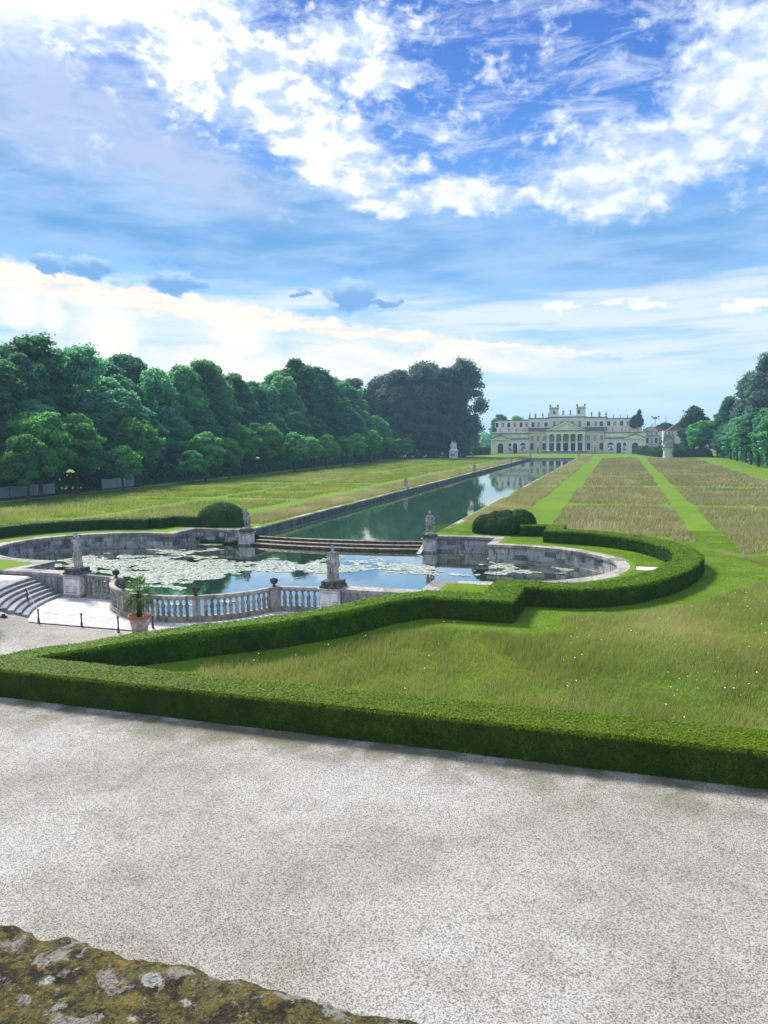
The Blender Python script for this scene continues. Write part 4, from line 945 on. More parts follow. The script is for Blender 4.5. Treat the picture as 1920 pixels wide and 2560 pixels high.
t = thing('rock_statue_group', 'tall pale statue group on a rocky base on the round pedestal', 'statue', (42.9, 302, 3.7))
link('rocky_base', rock, t, None); link('figures', g3, t, None, loc=(.2, 0, 1.7), rz=.2, scale=(2.5,) * 3)

# ---------------------------------------------------------------- stables building at the end of the canal
def plaster(name, a_, b_, st):
    def f(t, bs):
        G = t.n.new('ShaderNodeNewGeometry').outputs['Position']; n = t.noise(G, .5, 5, .6); m_ = t.noise(t.map(G, (1., 1., .25)), 1.1, 5, .65)
        t.put(bs.inputs['Base Color'], t.mix(t.ss(m_, .52, .72, 0., .6), t.mix(t.ss(n, .35, .65), a_, b_), st))
    return mat(name, f, rough=.95, spec=.1)
M_pl = plaster('ivory_plaster', (.74, .70, .62), (.80, .77, .70), (.52, .49, .45)); M_trim = plaster('pale_trim', (.84, .82, .77), (.88, .86, .82), (.6, .58, .55))
M_ocre = plaster('faded_ochre_plaster', (.62, .53, .43), (.70, .62, .52), (.46, .41, .36)); M_roof = plaster('grey_roof_tiles', (.12, .11, .11), (.18, .15, .14), (.08, .08, .085))
M_cor = plaster('weathered_dark_cornice', (.16, .16, .17), (.24, .23, .24), (.10, .10, .11)); M_red = plaster('red_roof_tiles', (.20, .085, .085), (.25, .11, .10), (.14, .07, .07))
M_glass = mat('dark_window_glass', color=(.018, .022, .03), rough=.25, spec=.5); M_shut = plaster('closed_grey_shutter', (.36, .33, .30), (.42, .38, .34), (.3, .28, .26))
M_door = mat('brown_violet_door', color=(.07, .05, .065), rough=.7); M_banner = mat('banner_white', color=(.75, .76, .8), rough=.6); M_ink = mat('banner_blue_print', color=(.10, .14, .30), rough=.6)
OX, WY = -.7, 387.
st = thing('stables_palace', 'long pale neoclassical stables with columned pediment at the end of the canal', 'building', (OX, 0, 0))
def bp(name, x0, x1, y0, y1, z0, z1, mt, par=None): return B().box(x0, x1, y0, y1, z0, z1).part(name, mt, par or st)
def window(x, z0, z1, w, y, kind='glass', arch=False, par=None):
    fr = B(); hw = w / 2
    if arch:
        arc = [(x + hw * math.cos(a_), z1 - hw + hw * math.sin(a_)) for a_ in np.linspace(0, PI, 10)]
        arc2 = [(x + (hw + .35) * math.cos(a_), z1 - hw + (hw + .35) * math.sin(a_)) for a_ in np.linspace(0, PI, 10)]
        ring = [(x + hw, z0)] + arc + [(x - hw, z0)]; ring2 = [(x + hw + .35, z0)] + arc2 + [(x - hw - .35, z0)]
        n = len(ring); v = [(q[0], y - .22, q[1]) for q in ring] + [(q[0], y - .22, q[1]) for q in ring2] + [(q[0], y, q[1]) for q in ring] + [(q[0], y, q[1]) for q in ring2]; f = []
        for i in range(n - 1): f += [(i, i + n, i + n + 1, i + 1), (i, i + 1, i + 1 + 2 * n, i + 2 * n), (i + n, i + 3 * n, i + 1 + 3 * n, i + 1 + n)]
        fr.raw(v, f); o = fr.part('arched_window' if kind == 'glass' else 'arched_door', M_trim, par or st)
        B().prism_y(list(reversed(ring)), y - .04, y - .001).part('pane' if kind == 'glass' else 'leaf', {'glass': M_glass, 'door': M_door}[kind], o)
        B().box(x - .06, x + .06, y - .09, y - .042, z0, z1 - .2).box(x - hw, x + hw, y - .08, y - .043, z1 - hw - .06, z1 - hw + .06).part('mullion', M_cor, o)
        return o
    e_ = .3
    fr.box(x - hw - e_, x - hw, y - .16, y, z0 - e_, z1 + e_).box(x + hw, x + hw + e_, y - .16, y, z0 - e_, z1 + e_).box(x - hw, x + hw, y - .158, y, z1, z1 + e_).box(x - hw, x + hw, y - .2, y, z0 - e_, z0)
    o = fr.part('window' if kind == 'glass' else 'blind_window', M_trim, par or st)
    B().box(x - hw, x + hw, y - .04, y - .002, z0, z1).part('pane' if kind == 'glass' else 'shutter', M_glass if kind == 'glass' else M_shut, o)
    if kind == 'glass': B().box(x - .05, x + .05, y - .08, y - .042, z0, z1).box(x - hw, x + hw, y - .079, y - .043, (z0 + z1) / 2 - .05, (z0 + z1) / 2 + .05).part('mullion', M_cor, o)
    return o
# volumes
bp('central_block', -19.3, 19.3, WY + 1.5, WY + 16, -.5, 11.0, M_ocre)
B().raw([(-19.6, WY + .9, 10.95), (19.6, WY + .9, 10.95), (19.6, WY + 5.9, 13.1), (-19.6, WY + 5.9, 13.1), (-19.6, WY + 5.9, 10.6), (19.6, WY + 5.9, 10.6)], [(0, 1, 2, 3), (0, 3, 4), (1, 5, 2), (0, 4, 5, 1)]).part('lean_to_roof', M_roof, st)
bp('upper_storey', -36.2, 36.4, WY + 6, WY + 16, -.5, 17.0, M_pl)
bp('upper_storey_center', -19.3, 19.3, WY + 5.7, WY + 16.2, 11.2, 17.75, M_pl)
bp('center_attic', -9.0, 9.0, WY + 5.3, WY + 16.3, 11.4, 18.15, M_pl)
for x0, x1, z, y in ((-36.5, -19.5, 17.0, 5.7), (19.5, 36.7, 17.0, 5.7), (-19.7, -9.3, 17.75, 5.4), (9.3, 19.7, 17.75, 5.4), (-9.5, 9.5, 18.15, 5.0)):
    bp('cornice', x0, x1, WY + y, WY + 16.4, z + .002, z + .45, M_cor)
for x0, x1 in ((-19.5, -9.8), (9.8, 19.5)):
    bp('cornice', x0, x1, WY + 1.1, WY + 1.49, 10.5, 10.9, M_trim); bp('string_course', x0, x1, WY + 1.35, WY + 1.49, 9.6, 9.8, M_trim)
# wings
for s_ in (-1, 1):
    X0, X1 = sorted((s_ * 18.7, s_ * 38.2))
    w = bp('wing', X0, X1, WY, WY + 5.9, -.5, 7.4, M_pl)
    bp('wing_attic', *sorted((s_ * 19.0, s_ * 37.9)), WY + .3, WY + 5.8, 7.402, 10.0, M_pl); bp('cornice', X0 - .2, X1 + .2, WY - .1, WY + 5.85, 10.002, 10.4, M_cor)
    bp('cornice', *sorted((s_ * 18.6, s_ * 28.2)), WY - .5, WY - .01, 7.3, 7.75, M_cor); bp('string_course', X0, X1, WY - .2, WY - .01, 6.5, 6.75, M_trim)
    px0, px1 = sorted((s_ * 28.2, s_ * 38.4)); pm = (px0 + px1) / 2
    pe = B().prism_y([(px0 + .3, 7.4), (px1 - .3, 7.4), (pm, 9.3)], WY - .35, WY + .28).part('pediment', M_pl, st)
    B().prism_y([(px0 - .2, 7.0), (px1 + .2, 7.0), (px1 + .2, 7.39), (px0 - .2, 7.39)], WY - .7, WY - .012).part('pediment_cornice', M_trim, pe)
    B().prism_y([(px0 - .25, 7.4), (px0 + .3, 7.4), (pm, 9.35), (pm, 9.85)], WY - .75, WY - .36).prism_y([(px1 + .25, 7.4), (pm, 9.85), (pm, 9.35), (px1 - .3, 7.4)], WY - .75, WY - .361).part('raking_cornice', M_cor, pe)
    for x in (18.95, 24.1, 26.9, 29.3, 30.6, 35.6, 37.7): bp('pilaster', s_ * x - .28, s_ * x + .28, WY - .14, WY - .003, -.3, 6.49, M_trim)
    window(s_ * 33.2, 0., 5.2, 2.9, WY, 'door', True); window(s_ * 28.3, 3.4, 5.2, 1.5, WY, 'glass', True); window(s_ * 25.6, 0., 5.3, 2.2, WY, 'door' if s_ < 0 else 'glass', True)
    window(s_ * 21.6, 2.4, 5.4, 3.0, WY, 'glass', True)
    for bx, bw, bz in ((28.3, 2.0, 3.6), (21.6, 3.1, 4.1)):
        o = bp('banner', s_ * bx - bw / 2, s_ * bx + bw / 2, WY - .36, WY - .3, .55, bz, M_banner)
        bb = B(); random.seed(int(bx) + s_)
        for q in range(7):
            cx_, cz_ = s_ * bx + random.uniform(-.3, .3) * bw, .55 + (bz - .55) * random.uniform(.2, .75); bb.raw([(cx_ - bw * .16, WY - .364 - .001 * q, cz_ - .35), (cx_ + bw * .1, WY - .364 - .001 * q, cz_ - .45), (cx_ + bw * .18, WY - .364 - .001 * q, cz_ + .3), (cx_ - bw * .05, WY - .364 - .001 * q, cz_ + .5)], [(0, 1, 2, 3)])
        o2 = bb.part('printed_figure', M_ink, o); o2['kind'] = 'stuff'
    for x, w_ in ((21.3, 3.0), (25.6, 3.4)): bp('attic_panel', s_ * x - w_ / 2, s_ * x + w_ / 2, WY + .2, WY + .29, 8.3, 9.5, M_trim)
    # rail with pedestals
    bp('parapet', X0 + .2, X1 - .2, WY + .1, WY + .35, 10.402, 11.1 if s_ < 0 else 10.7, M_pl)
    for i, x in enumerate((20.5, 23.4, 26.7, 29.8, 33.0, 36.0)):
        window(s_ * x, 13.6, 15.9, 1.5, WY + (6 if 1 else 0), 'glass' if i % 2 == (1 if s_ < 0 else 0) and i != 99 else 'blind')
    for x in (18.4, 22.0, 25.0, 28.3, 31.4, 34.6): bp('pilaster', s_ * x - .3 if x > 19.4 else s_ * x - .25, s_ * x + .3 if x > 19.4 else s_ * x + .25, WY + (5.9 if x > 19.4 else 5.6), WY + (5.997 if x > 19.4 else 5.697), 13., 16.99, M_trim)
    for x, kd in ((18.0, 'glass') if s_ < 0 else (16.9, 'glass'), (14.2, 'blind'), (10.6, 'glass')): window(s_ * (x if x != 18.0 else 17.2), 13.6, 15.9, 1.6, WY + 5.7, kd)
    for x in (11.0, 17.2): window(s_ * x, 1.6, 5.2, 1.8, WY + 1.5, 'glass'); window(s_ * x, 6.3, 9.0, 1.8, WY + 1.5, 'blind')
    window(s_ * 14.1, 5.9, 9.0, 1.5, WY + 1.5, 'blind')
    ni = bp('niche_door', s_ * 14.1 - .85, s_ * 14.1 + .85, WY + 1.36, WY + 1.497, 0., 3.6, M_trim); bp('leaf', s_ * 14.1 - .6, s_ * 14.1 + .6, WY + 1.3, WY + 1.355, 0., 3.2, M_shut, ni)
    B().prism_y([(s_ * 14.1 - 1.2, 4.2), (s_ * 14.1 + 1.2, 4.2), (s_ * 14.1 + .9, 4.8), (s_ * 14.1, 5.1), (s_ * 14.1 - .9, 4.8)], WY + 1.1, WY + 1.49).part('hood', M_trim, ni)
for x in (-6.4, -2.8, 2.8, 6.4): window(x, 13.4, 16.4, 1.6, WY + 5.3, 'blind')
# portico
bp('portico_floor', -10.2, 10.2, WY - 2.6, WY + 1.49, -.3, 1.15, M_trim)
for i in range(6): bp('stair', -11.6 + i * .1, 11.6 - i * .1, WY - 6.6 + i * .65, WY - 2.602, -.3 if i == 0 else .001 + .19 * i, .19 * (i + 1), M_step)
bp('back_wall', -9.2, 9.2, WY + 1.3, WY + 1.49, 1.16, 9.6, M_glass)
for x in (-7.35, -4.0, -.0, 4.0, 7.35):
    bp('portico_panel', x - 1.1, x + 1.1, WY + 1.15, WY + 1.29, 6.2, 9.2, M_shut)
    if x: bp('portico_door', x - .8, x + .8, WY + 1.1, WY + 1.28, 1.16, 4.9, M_glass)
for i in range(5):
    x = -9.0 + 3.6 * i + 1.8; bp('lintel_band', x - 1.2, x + 1.2, WY + 1.12, WY + 1.285, 5.1, 6.0, M_pl)
cb = B().lathe([(.01, 0), (.82, 0), (.82, .3), (.66, .5), (.62, .6), (.60, 3.), (.52, 7.3), (.6, 7.35), (.56, 7.5), (.74, 8.0), (.78, 8.05), (.78, 8.45), (.01, 8.45)], 14).mesh(); cb.materials.append(M_trim); cb.polygons.foreach_set('use_smooth', [True] * len(cb.polygons))
for x in (-8.7, -5.25, -1.85, 1.85, 5.25, 8.7): link('column', cb, st, None, loc=(x, WY - 1.6, 1.152))
bp('entablature', -9.5, 9.5, WY - 2.4, WY + 1.4, 9.61, 11.1, M_trim); bp('cornice', -9.9, 9.9, WY - 2.9, WY + 1.3, 11.102, 11.5, M_cor)
pe = B().prism_y([(-9.3, 11.502), (9.3, 11.502), (0, 15.3)], WY - 2.2, WY + 5.28).part('pediment', M_pl, st)
B().prism_y([(-10.1, 11.503), (-9.2, 11.503), (0, 15.32), (0, 16.05)], WY - 2.9, WY + 5.27).prism_y([(10.1, 11.503), (0, 16.05), (0, 15.32), (9.2, 11.503)], WY - 2.9, WY + 5.271).part('raking_cornice', M_trim, pe)
B().prism_y([(-10.2, 11.66), (-10.1, 11.52), (0, 16.07), (0, 16.35)], WY - 3.0, WY + 5.26).prism_y([(10.2, 11.66), (0, 16.35), (0, 16.07), (10.1, 11.52)], WY - 3.0, WY + 5.261).part('roof_edge', M_roof, pe)
me = B().lathe([(.01, 0), (1.15, 0), (1.15, .12), (.9, .12), (.9, .05), (.01, .05)], 20).ellip((0, 0, .06), (.5, .5, .15)).mesh(); o = link('medallion', me, pe, M_trim, loc=(0, WY - 2.21, 13.2)); o.rotation_euler = (PI / 2, 0, 0)
# roof terrace and belvederes
for x0, x1 in ((-4.3, 4.3),):
    bp('terrace_rail', x0, x1, WY + 5.1, WY + 5.4, 19.3, 19.55, M_trim); bp('terrace_base', x0, x1, WY + 5.1, WY + 5.4, 18.602, 18.8, M_trim)
    for i in range(17): bp('terrace_baluster', x0 + .25 + i * .5, x0 + .42 + i * .5, WY + 5.17, WY + 5.33, 18.802, 19.299, M_trim)
for s_ in (-1, 1):
    cx = s_ * 6.7
    tw = bp('belvedere', cx - 2.15, cx + 2.15, WY + 5.5, WY + 9.8, 18.6, 22.6, M_pl); bp('cornice', cx - 2.4, cx + 2.4, WY + 5.2, WY + 10.1, 22.602, 22.95, M_cor, tw); bp('parapet', cx - 2.15, cx + 2.15, WY + 5.4, WY + 9.9, 22.952, 23.7, M_trim, tw)
    for a_ in (-1.9, 1.9):
        for y in (5.6, 9.6): bp('pinnacle', cx + a_ - .3, cx + a_ + .3, WY + y - .3, WY + y + .3, 23.702, 24.8, M_cor, tw)
    bp('terrace_parapet', *sorted((s_ * 4.4, s_ * 9.0)), WY + 5.05, WY + 5.3, 18.602, 19.5, M_trim)
    window(cx + (.2 if s_ < 0 else -.9), 19.9, 21.9, 1.2, WY + 5.5, 'glass', s_ < 0)
# roof statues, urns
gR = 'statues along the stables roof'
L_ = [(-16.0, 18.2, 2.6, 'draped', 'roof statue left of centre, outer of the pair on the left attic'), (-12.3, 18.2, 2.6, 'tunic', 'roof statue left of centre, inner of the pair on the left attic'),
      (-2.0, 19.55, 2.7, 'hip', 'roof statue on the terrace rail just left of the pediment centre'), (1.6, 19.55, 2.7, 'plain', 'roof statue on the terrace rail just right of the pediment centre'),
      (12.0, 18.2, 2.7, 'tunic', 'roof statue right of centre, inner of the pair on the right attic'), (15.9, 18.2, 2.9, 'draped', 'roof statue right of centre, outer of the pair on the right attic')]
for x, z, h, kd, lab in L_: statue(kd, (x + OX, WY + 5.9 if z < 19 else WY + 5.25, z), h, random.uniform(-.3, .3), lab, gR, True)
for i, (x, s_) in enumerate([(20.6, -1), (25.2, -1), (29.0, -1), (33.4, -1), (22.6, 1), (26.9, 1), (30.6, 1), (34.4, 1)]):
    z = 11.1 if s_ < 0 else 10.7
    statue(['draped', 'hip', 'plain', 'tunic'][i % 4], (s_ * x + OX, WY + .22, z), 2.1, random.uniform(-.3, .3), f'{ORD[i % 4]} low statue from the centre on the {"left" if s_ < 0 else "right"} wing parapet', 'statues on the wing parapets', True)
ume = B().lathe([(.01, 0), (.45, 0), (.45, .3), (.2, .5), (.25, .7), (.6, 1.1), (.62, 1.3), (.3, 1.5), (.2, 1.8), (.28, 2.2), (.12, 2.6), (.05, 3.1), (.01, 3.2)], 10).mesh(); ume.materials.append(M_statue)
for x, y, z, s_, lab in [(-19.0, 5.9, 18.2, 1., 'tall spiked urn on the left end of the left attic'), (19.1, 5.9, 18.2, 1.05, 'tall spiked urn on the right end of the right attic'), (-9.2, 5.4, 18.6, .9, 'spiked urn beside the left belvedere'),
        (-22.5, 6.2, 17.45, .62, 'small urn on the left upper roof edge'), (22.7, 6.2, 17.45, .6, 'first small urn from the centre on the right upper roof'), (26.0, 6.2, 17.45, .6, 'second small urn from the centre on the right upper roof'), (29.4, 6.2, 17.45, .6, 'third small urn from the centre on the right upper roof'), (32.8, 6.2, 17.45, .6, 'fourth small urn from the centre, next to the ivy'),
        (-38.0, .4, 10.4, .85, 'urn on the outer corner of the left wing'), (-19.2, .4, 10.4, .8, 'urn on the inner corner of the left wing'), (18.9, .4, 10.4, .85, 'urn on the inner corner of the right wing'), (37.2, .4, 10.4, .95, 'urn on the outer corner of the right wing'), (28.7, .5, 10.4, .9, 'urn in the middle of the right wing parapet')]:
    props(link('roof_urn', ume, None, None, loc=(x + OX, WY + y, z), scale=(s_,) * 3), lab, 'urn', 'stone urns on the stables roof')
# annex on the right
an = thing('annex_house', 'small grey villa wing right of the stables behind clipped bushes', 'building', (0, 0, 0))
bp('wall', 37.6, 44.0, 400, 410, -.5, 8.6, plaster('grey_blue_plaster', (.5, .51, .52), (.56, .57, .58), (.36, .37, .38)), an); bp('upper_wall', 37.7, 43.9, 400.2, 410, 8.602, 10.4, M_pl, an); bp('cornice', 37.4, 44.2, 399.5, 410.2, 8.3, 8.59, M_cor, an)
B().raw([(37.2, 399.4, 10.42), (44.4, 399.4, 10.42), (44.4, 410, 10.42), (37.2, 410, 10.42), (39.5, 404.5, 13.0), (41., 404.5, 13.0)], [(0, 1, 5, 4), (1, 2, 5), (2, 3, 4, 5), (3, 0, 4), (0, 3, 2, 1)]).part('roof', M_roof, an)
for x in (38.6, 42.8): window(x, 4.6, 7.4, 1.3, 400, 'glass', par=an)
window(40.7, 4.6, 7.4, 1.1, 400, 'blind', par=an)
for x in (38.5, 40.7, 42.9): window(x, 9.0, 9.9, .7, 400.2, 'glass', par=an)
B().prism_y([(38.7, .0), (42.7, .0), (42.7, 1.), (41.9, 2.4), (40.7, 2.8), (39.5, 2.4), (38.7, 1.)], 399.5, 399.99).part('arched_hood', M_cor, an)
wh = thing('white_house', 'white house with red tiled roof behind the right statue group', 'house', (0, 0, 0))
bp('wall', 47.0, 64., 418, 430, -.5, 10.9, M_white, wh); B().prism_y([(48.6, 11.0), (70., 11.0), (58.5, 18.0)], 417., 431).part('roof', M_red, wh); bp('drainpipe', 48.0, 48.3, 417.7, 417.99, 0, 10.8, M_cor, wh)
bp('side_wall', 60., 90., 395, 396, -.5, 4.2, plaster('cream_wall', (.66, .62, .5), (.7, .68, .58), (.5, .46, .4)), wh)
ap = thing('long_low_house', 'low distant roof with chimney between the stables and the pine', 'house', (0, 0, 0))
bp('wall', 38., 50., 450, 460, -.5, 11.0, M_pl, ap); B().prism_y([(37.5, 11.), (50.5, 11.), (48., 13.2), (40., 13.2)], 449.5, 460.5).part('roof', M_roof, ap); bp('chimney', 42.2, 43.2, 452, 453, 13.2, 15.2, M_pl, ap)
for x, h, lab in ((43.6, 19., 'left floodlight mast above the distant house roof'), (59.6, 22., 'right floodlight mast above the red roof')):
    t = thing('floodlight_mast', lab, 'mast', (x, 436, 0), 0, 'floodlight masts beyond the stables')
    B().tube([(0, 0, 0), (0, 0, h)], [.2, .12], 8).part('pole', M_cor, t); bp('crossbar', -1.9, 1.9, -.1, .1, h - 1.5, h - 1.3, M_cor, t)
    for q in (-1.7, -.6, .6, 1.7): bp('floodlight', q - .45, q + .45, -.4, .2, h - 1.28 + (.5 if abs(q) > 1 else 0), h - .5 + (.5 if abs(q) > 1 else 0), M_cor, t)

# ---------------------------------------------------------------- trees
def crown_mesh(rx, z0, z1, nl, rl, ncard, size, mt, seed, flat=1., air=0., top=1.):
    rng = np.random.default_rng(seed); cz = (z0 + z1) / 2; rz = (z1 - z0) / 2
    d = rng.normal(0, 1, (nl, 3)); d /= np.linalg.norm(d, axis=1)[:, None]; d[:, 2] = np.where(d[:, 2] < -.75, -d[:, 2], d[:, 2])
    rad = rng.uniform(.52, .86, nl) ** .8; c_ = d * rad[:, None] * np.array([rx, rx, rz]); c_[:, 2] += cz
    shape = 1 - .35 * np.clip((c_[:, 2] - cz) / rz, 0, 1) * (2 - top) ; c_[:, 0] *= shape; c_[:, 1] *= shape
    r = rl * rng.uniform(.65, 1.3, nl)
    b = B()
    core = .74 - air
    if air < .3:
        for i in range(nl): b.ellip(c_[i] * np.array([.92, .92, 1.]), (r[i] * core, r[i] * core, r[i] * core * .8), 7, 5)
        b.ellip((0, 0, cz), (rx * .55, rx * .55, rz * .66), 10, 8)
    w = r ** 2; idx = rng.choice(nl, ncard, p=w / w.sum()); q = rng.normal(0, 1, (ncard, 3)); q /= np.linalg.norm(q, axis=1)[:, None]
    q[:, 2] = np.where((q[:, 2] < -.45) & (rng.random(ncard) < .8), -q[:, 2], q[:, 2])
    sh = 1 + rng.normal(0, .15 + air * .6, ncard); p = c_[idx] + q * (r[idx] * sh)[:, None] * np.array([1, 1, .78 * flat])
    nn = q * np.array([1, 1, 1.3]) + (p - np.array([0, 0, cz])) / rx * .4; nn /= np.linalg.norm(nn, axis=1)[:, None]
    rn = np.clip(rng.random(ncard) * .55 + .35 * q[:, 2] + .15 * rng.random(nl)[idx], 0, 1)  # upward leaves of each clump coloured lighter, painting in light from above
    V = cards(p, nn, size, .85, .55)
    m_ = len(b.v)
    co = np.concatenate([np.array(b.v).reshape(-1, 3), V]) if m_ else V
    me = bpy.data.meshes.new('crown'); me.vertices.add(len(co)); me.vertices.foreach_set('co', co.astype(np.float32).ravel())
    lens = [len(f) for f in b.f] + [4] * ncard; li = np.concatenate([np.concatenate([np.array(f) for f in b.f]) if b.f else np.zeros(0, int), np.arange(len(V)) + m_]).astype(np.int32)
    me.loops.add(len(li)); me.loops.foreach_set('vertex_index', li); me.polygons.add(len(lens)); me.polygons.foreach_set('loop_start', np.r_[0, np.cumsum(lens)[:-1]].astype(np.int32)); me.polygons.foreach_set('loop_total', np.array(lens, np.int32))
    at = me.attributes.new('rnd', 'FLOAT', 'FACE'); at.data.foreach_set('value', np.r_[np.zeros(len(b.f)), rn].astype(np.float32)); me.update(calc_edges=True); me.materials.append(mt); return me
def trunk_mesh(h, r, spread, seed):
    rr = random.Random(seed); b = B(); top = Vector((rr.uniform(-.3, .3), rr.uniform(-.3, .3), h)); fk = h * .38
    b.tube([(0, 0, -.2), (0, 0, h * .12), (.05, 0, fk), top * .7 + Vector((0, 0, h * .05)), top], [r * 1.35, r, r * .8, r * .4, r * .12], 8)
    for i in range(7):
        a_ = i * 2.4 + rr.random(); z = fk * rr.uniform(.85, 1.5); L = spread * rr.uniform(.6, .95)
        b.tube([(0, 0, z), (math.cos(a_) * L * .5, math.sin(a_) * L * .5, z + L * .4), (math.cos(a_) * L, math.sin(a_) * L, z + L * .75)], [r * .45, r * .28, r * .08], 5)
    me = b.mesh(); me.materials.append(M_bark); return me
random.seed(3)
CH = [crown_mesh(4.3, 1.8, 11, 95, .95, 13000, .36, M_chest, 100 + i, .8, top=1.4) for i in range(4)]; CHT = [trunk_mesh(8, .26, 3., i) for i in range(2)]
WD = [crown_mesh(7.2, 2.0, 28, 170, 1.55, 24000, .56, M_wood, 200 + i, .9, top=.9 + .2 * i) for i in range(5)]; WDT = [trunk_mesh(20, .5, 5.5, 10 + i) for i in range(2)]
AIR = crown_mesh(7., 5, 28, 70, 1.5, 11000, .6, M_wood, 301, 1., .34, top=1.3)
DK = [crown_mesh(11, -3., 42, 170, 3.0, 26000, .85, M_darkwood, 400 + i, .9, top=1.5) for i in range(3)]; DKA = crown_mesh(11, -1, 42, 120, 2.3, 22000, .8, M_darkwood, 410, 1., .33, top=1.6); DKT = trunk_mesh(32, .8, 8, 20)
def tree(name, crown, trunk, x, y, sx, sz, label, group, cat='tree'):
    t = thing(name, label, cat, (x, y, -.05), random.random() * 6.28, group); link('crown', crown, t, None, scale=(sx, sx, sz)); link('trunk', trunk, t, None, scale=(max(.6, sz), max(.6, sz), sz)); return t
gA = 'trees of the left avenue row'
fr_ = [(76, 11.), (88.5, 10.3), (95.5, 14.5), (103.5, 13.9), (110.2, 8.4), (120, 13.6), (133, 7.2), (139, 10.9), (148.5, 9.5), (159.5, 13.1), (171.5, 13.9), (183, 11), (194, 9.8), (207, 10.4), (220, 10.), (232, 10.8), (247, 12), (262, 17.5), (279, 9.), (292, 9.)]
for i, (y, h) in enumerate(fr_):
    s_ = h / 11.3; tree('avenue_tree', CH[i % 4], CHT[i % 2], -58.2 + (-3.5 if h > 13 else 0) + random.uniform(-.5, .5), y, s_ * random.uniform(.88, 1.02) * (1.12 if h < 9 else 1), s_, f'{ORD[i]} tree from the left in the rounded avenue row edging the left lawn', gA)
gB = 'tall woodland trees behind the left avenue'
bk = [(80, 25, 0), (90, 24, 1), (98, 24.5, 2), (104, 25, 3), (109.5, 29.5, 5), (115, 25, 0), (119.5, 28.6, 5), (126, 22.6, 1), (132, 24, 2), (139, 23, 4), (145.5, 26.3, 5), (153, 28, 0), (161, 29.2, 5), (169, 27.8, 3), (180, 28, 1), (191, 26.8, 2), (201, 27, 4), (211, 30, 0), (223, 36, 3), (238, 35, 1), (252, 30, 5), (266, 32, 2), (280, 30, 4)]
for i, (y, h, kd) in enumerate(bk):
    s_ = h / 28.5; kd_ = 'airy ' if kd == 5 else ''
    lab = f'tall {kd_}woodland tree behind the avenue, {ORD[i] if i < 20 else ["twenty first", "twenty second", "twenty third"][i - 20]} from the left'
    tree('woodland_tree', AIR if kd == 5 else WD[kd], WDT[i % 2], -74 + random.uniform(-2.5, 2), y, s_ * random.uniform(.85, 1.05), s_, lab, gB)
gB2 = 'rear woodland trees on the left'
for i in range(19):
    y = 96 + i * 13.; h = 27 + 5 * math.sin(i * 1.7) + i * .35
    tree('rear_woodland_tree', WD[i % 5], WDT[i % 2], -93 + random.uniform(-4, 4), y, h / 28.5 * 1.05, h / 28.5, f'rear woodland tree rising behind the others, {ORD[i]} from the left', gB2)
gM = 'lower woodland edge trees on the left'
for i, (y, h) in enumerate([(92, 13), (101, 17), (113, 15), (124, 20), (131, 16), (143, 15), (152, 18), (163, 16), (176, 19), (188, 16), (202, 18), (216, 17), (234, 19), (250, 20), (268, 19), (284, 18)]):
    tree('woodland_edge_tree', WD[(i * 2) % 5], WDT[i % 2], -67.5 + random.uniform(-1.2, 1), y, h / 28.5 * 1.25, h / 28.5, f'middle height woodland edge tree, {ORD[i]} from the left behind the avenue', gM)
gD = 'big dark trees left of the stables'
for i, (x, y, h, c_, lab) in enumerate([(-72, 305, 38, DK[0], 'dark massive tree at the left side of the big dark clump'), (-64, 300, 39, DK[1], 'dark massive tree second from the left in the big dark clump'), (-55, 306, 41, DK[2], 'dark massive tree in the middle of the big dark clump'),
        (-45.5, 312, 40.5, DK[0], 'dark massive tree right of the middle in the big dark clump'), (-39.5, 318, 44, DKA, 'tallest airy tree at the right end of the big dark clump'), (-56, 322, 44, DKA, 'airy tree top rising behind the big dark clump'), (-84, 300, 36, DK[1], 'dark massive tree behind the end of the avenue row')]):
    tree('dark_beech_tree', c_, DKT, x, y, h / 43 * .95, h / 43, lab, gD)
gS = 'trees of the right avenue row'
for i, (y, h) in enumerate([(200, 17), (212, 17), (224, 16.5), (238, 15.8), (252, 15.5), (268, 15), (285, 14), (303, 12), (322, 11)]):
    s_ = h / 28.5; tree('avenue_tree', WD[(i + 1) % 5], WDT[i % 2], 62.5 + random.uniform(-.8, .8), y, s_ * 1.35, s_, f'{ORD[8 - i]} tree from the left in the avenue row along the right lawn', gS)
gT = 'tall trees behind the right avenue'
for i, (x, y, h, c_, lab) in enumerate([(74, 278, 38, DK[1], 'tall dark green tree towering at the right picture edge'), (80, 305, 39, DK[2], 'tall dark green tree behind the one at the right edge'), (71.5, 300, 33, DKA, 'airy tall tree on the left flank of the right tree mass'), (66.5, 318, 25, WD[2], 'lower airy tree stepping down at the left of the right mass'), (84, 262, 34, DK[0], 'dark tall tree farthest right')]):
    tree('tall_tree', c_, DKT if c_ is not WD[2] else WDT[0], x, y, h / 43 * .9 if c_ is not WD[2] else h / 28.5, h / 43 if c_ is not WD[2] else h / 28.5, lab, gT)
MG = MATS['avenue_leaves']
CON = crown_mesh(6.5, .2, 20.5, 90, 1.7, 15000, .5, M_conif, 500, 1.1, top=.6); tree('dark_yew_tree', CON, WDT[0], 54.5, 330, 1., 1., 'dark pointed broad conifer right of the round pedestal', None)
tree('young_broad_tree', CH[2], CHT[0], 57., 318, 1.5, 1.35, 'green bushy tree just right of the dark conifer', None)
PIN = crown_mesh(5.2, 10.5, 15.5, 40, 1.3, 6000, .6, M_conif, 501, .8); tree('umbrella_pine', PIN, WDT[1], 50.5, 462, 1., 1., 'flat topped umbrella pine beyond the stables roofs', None)
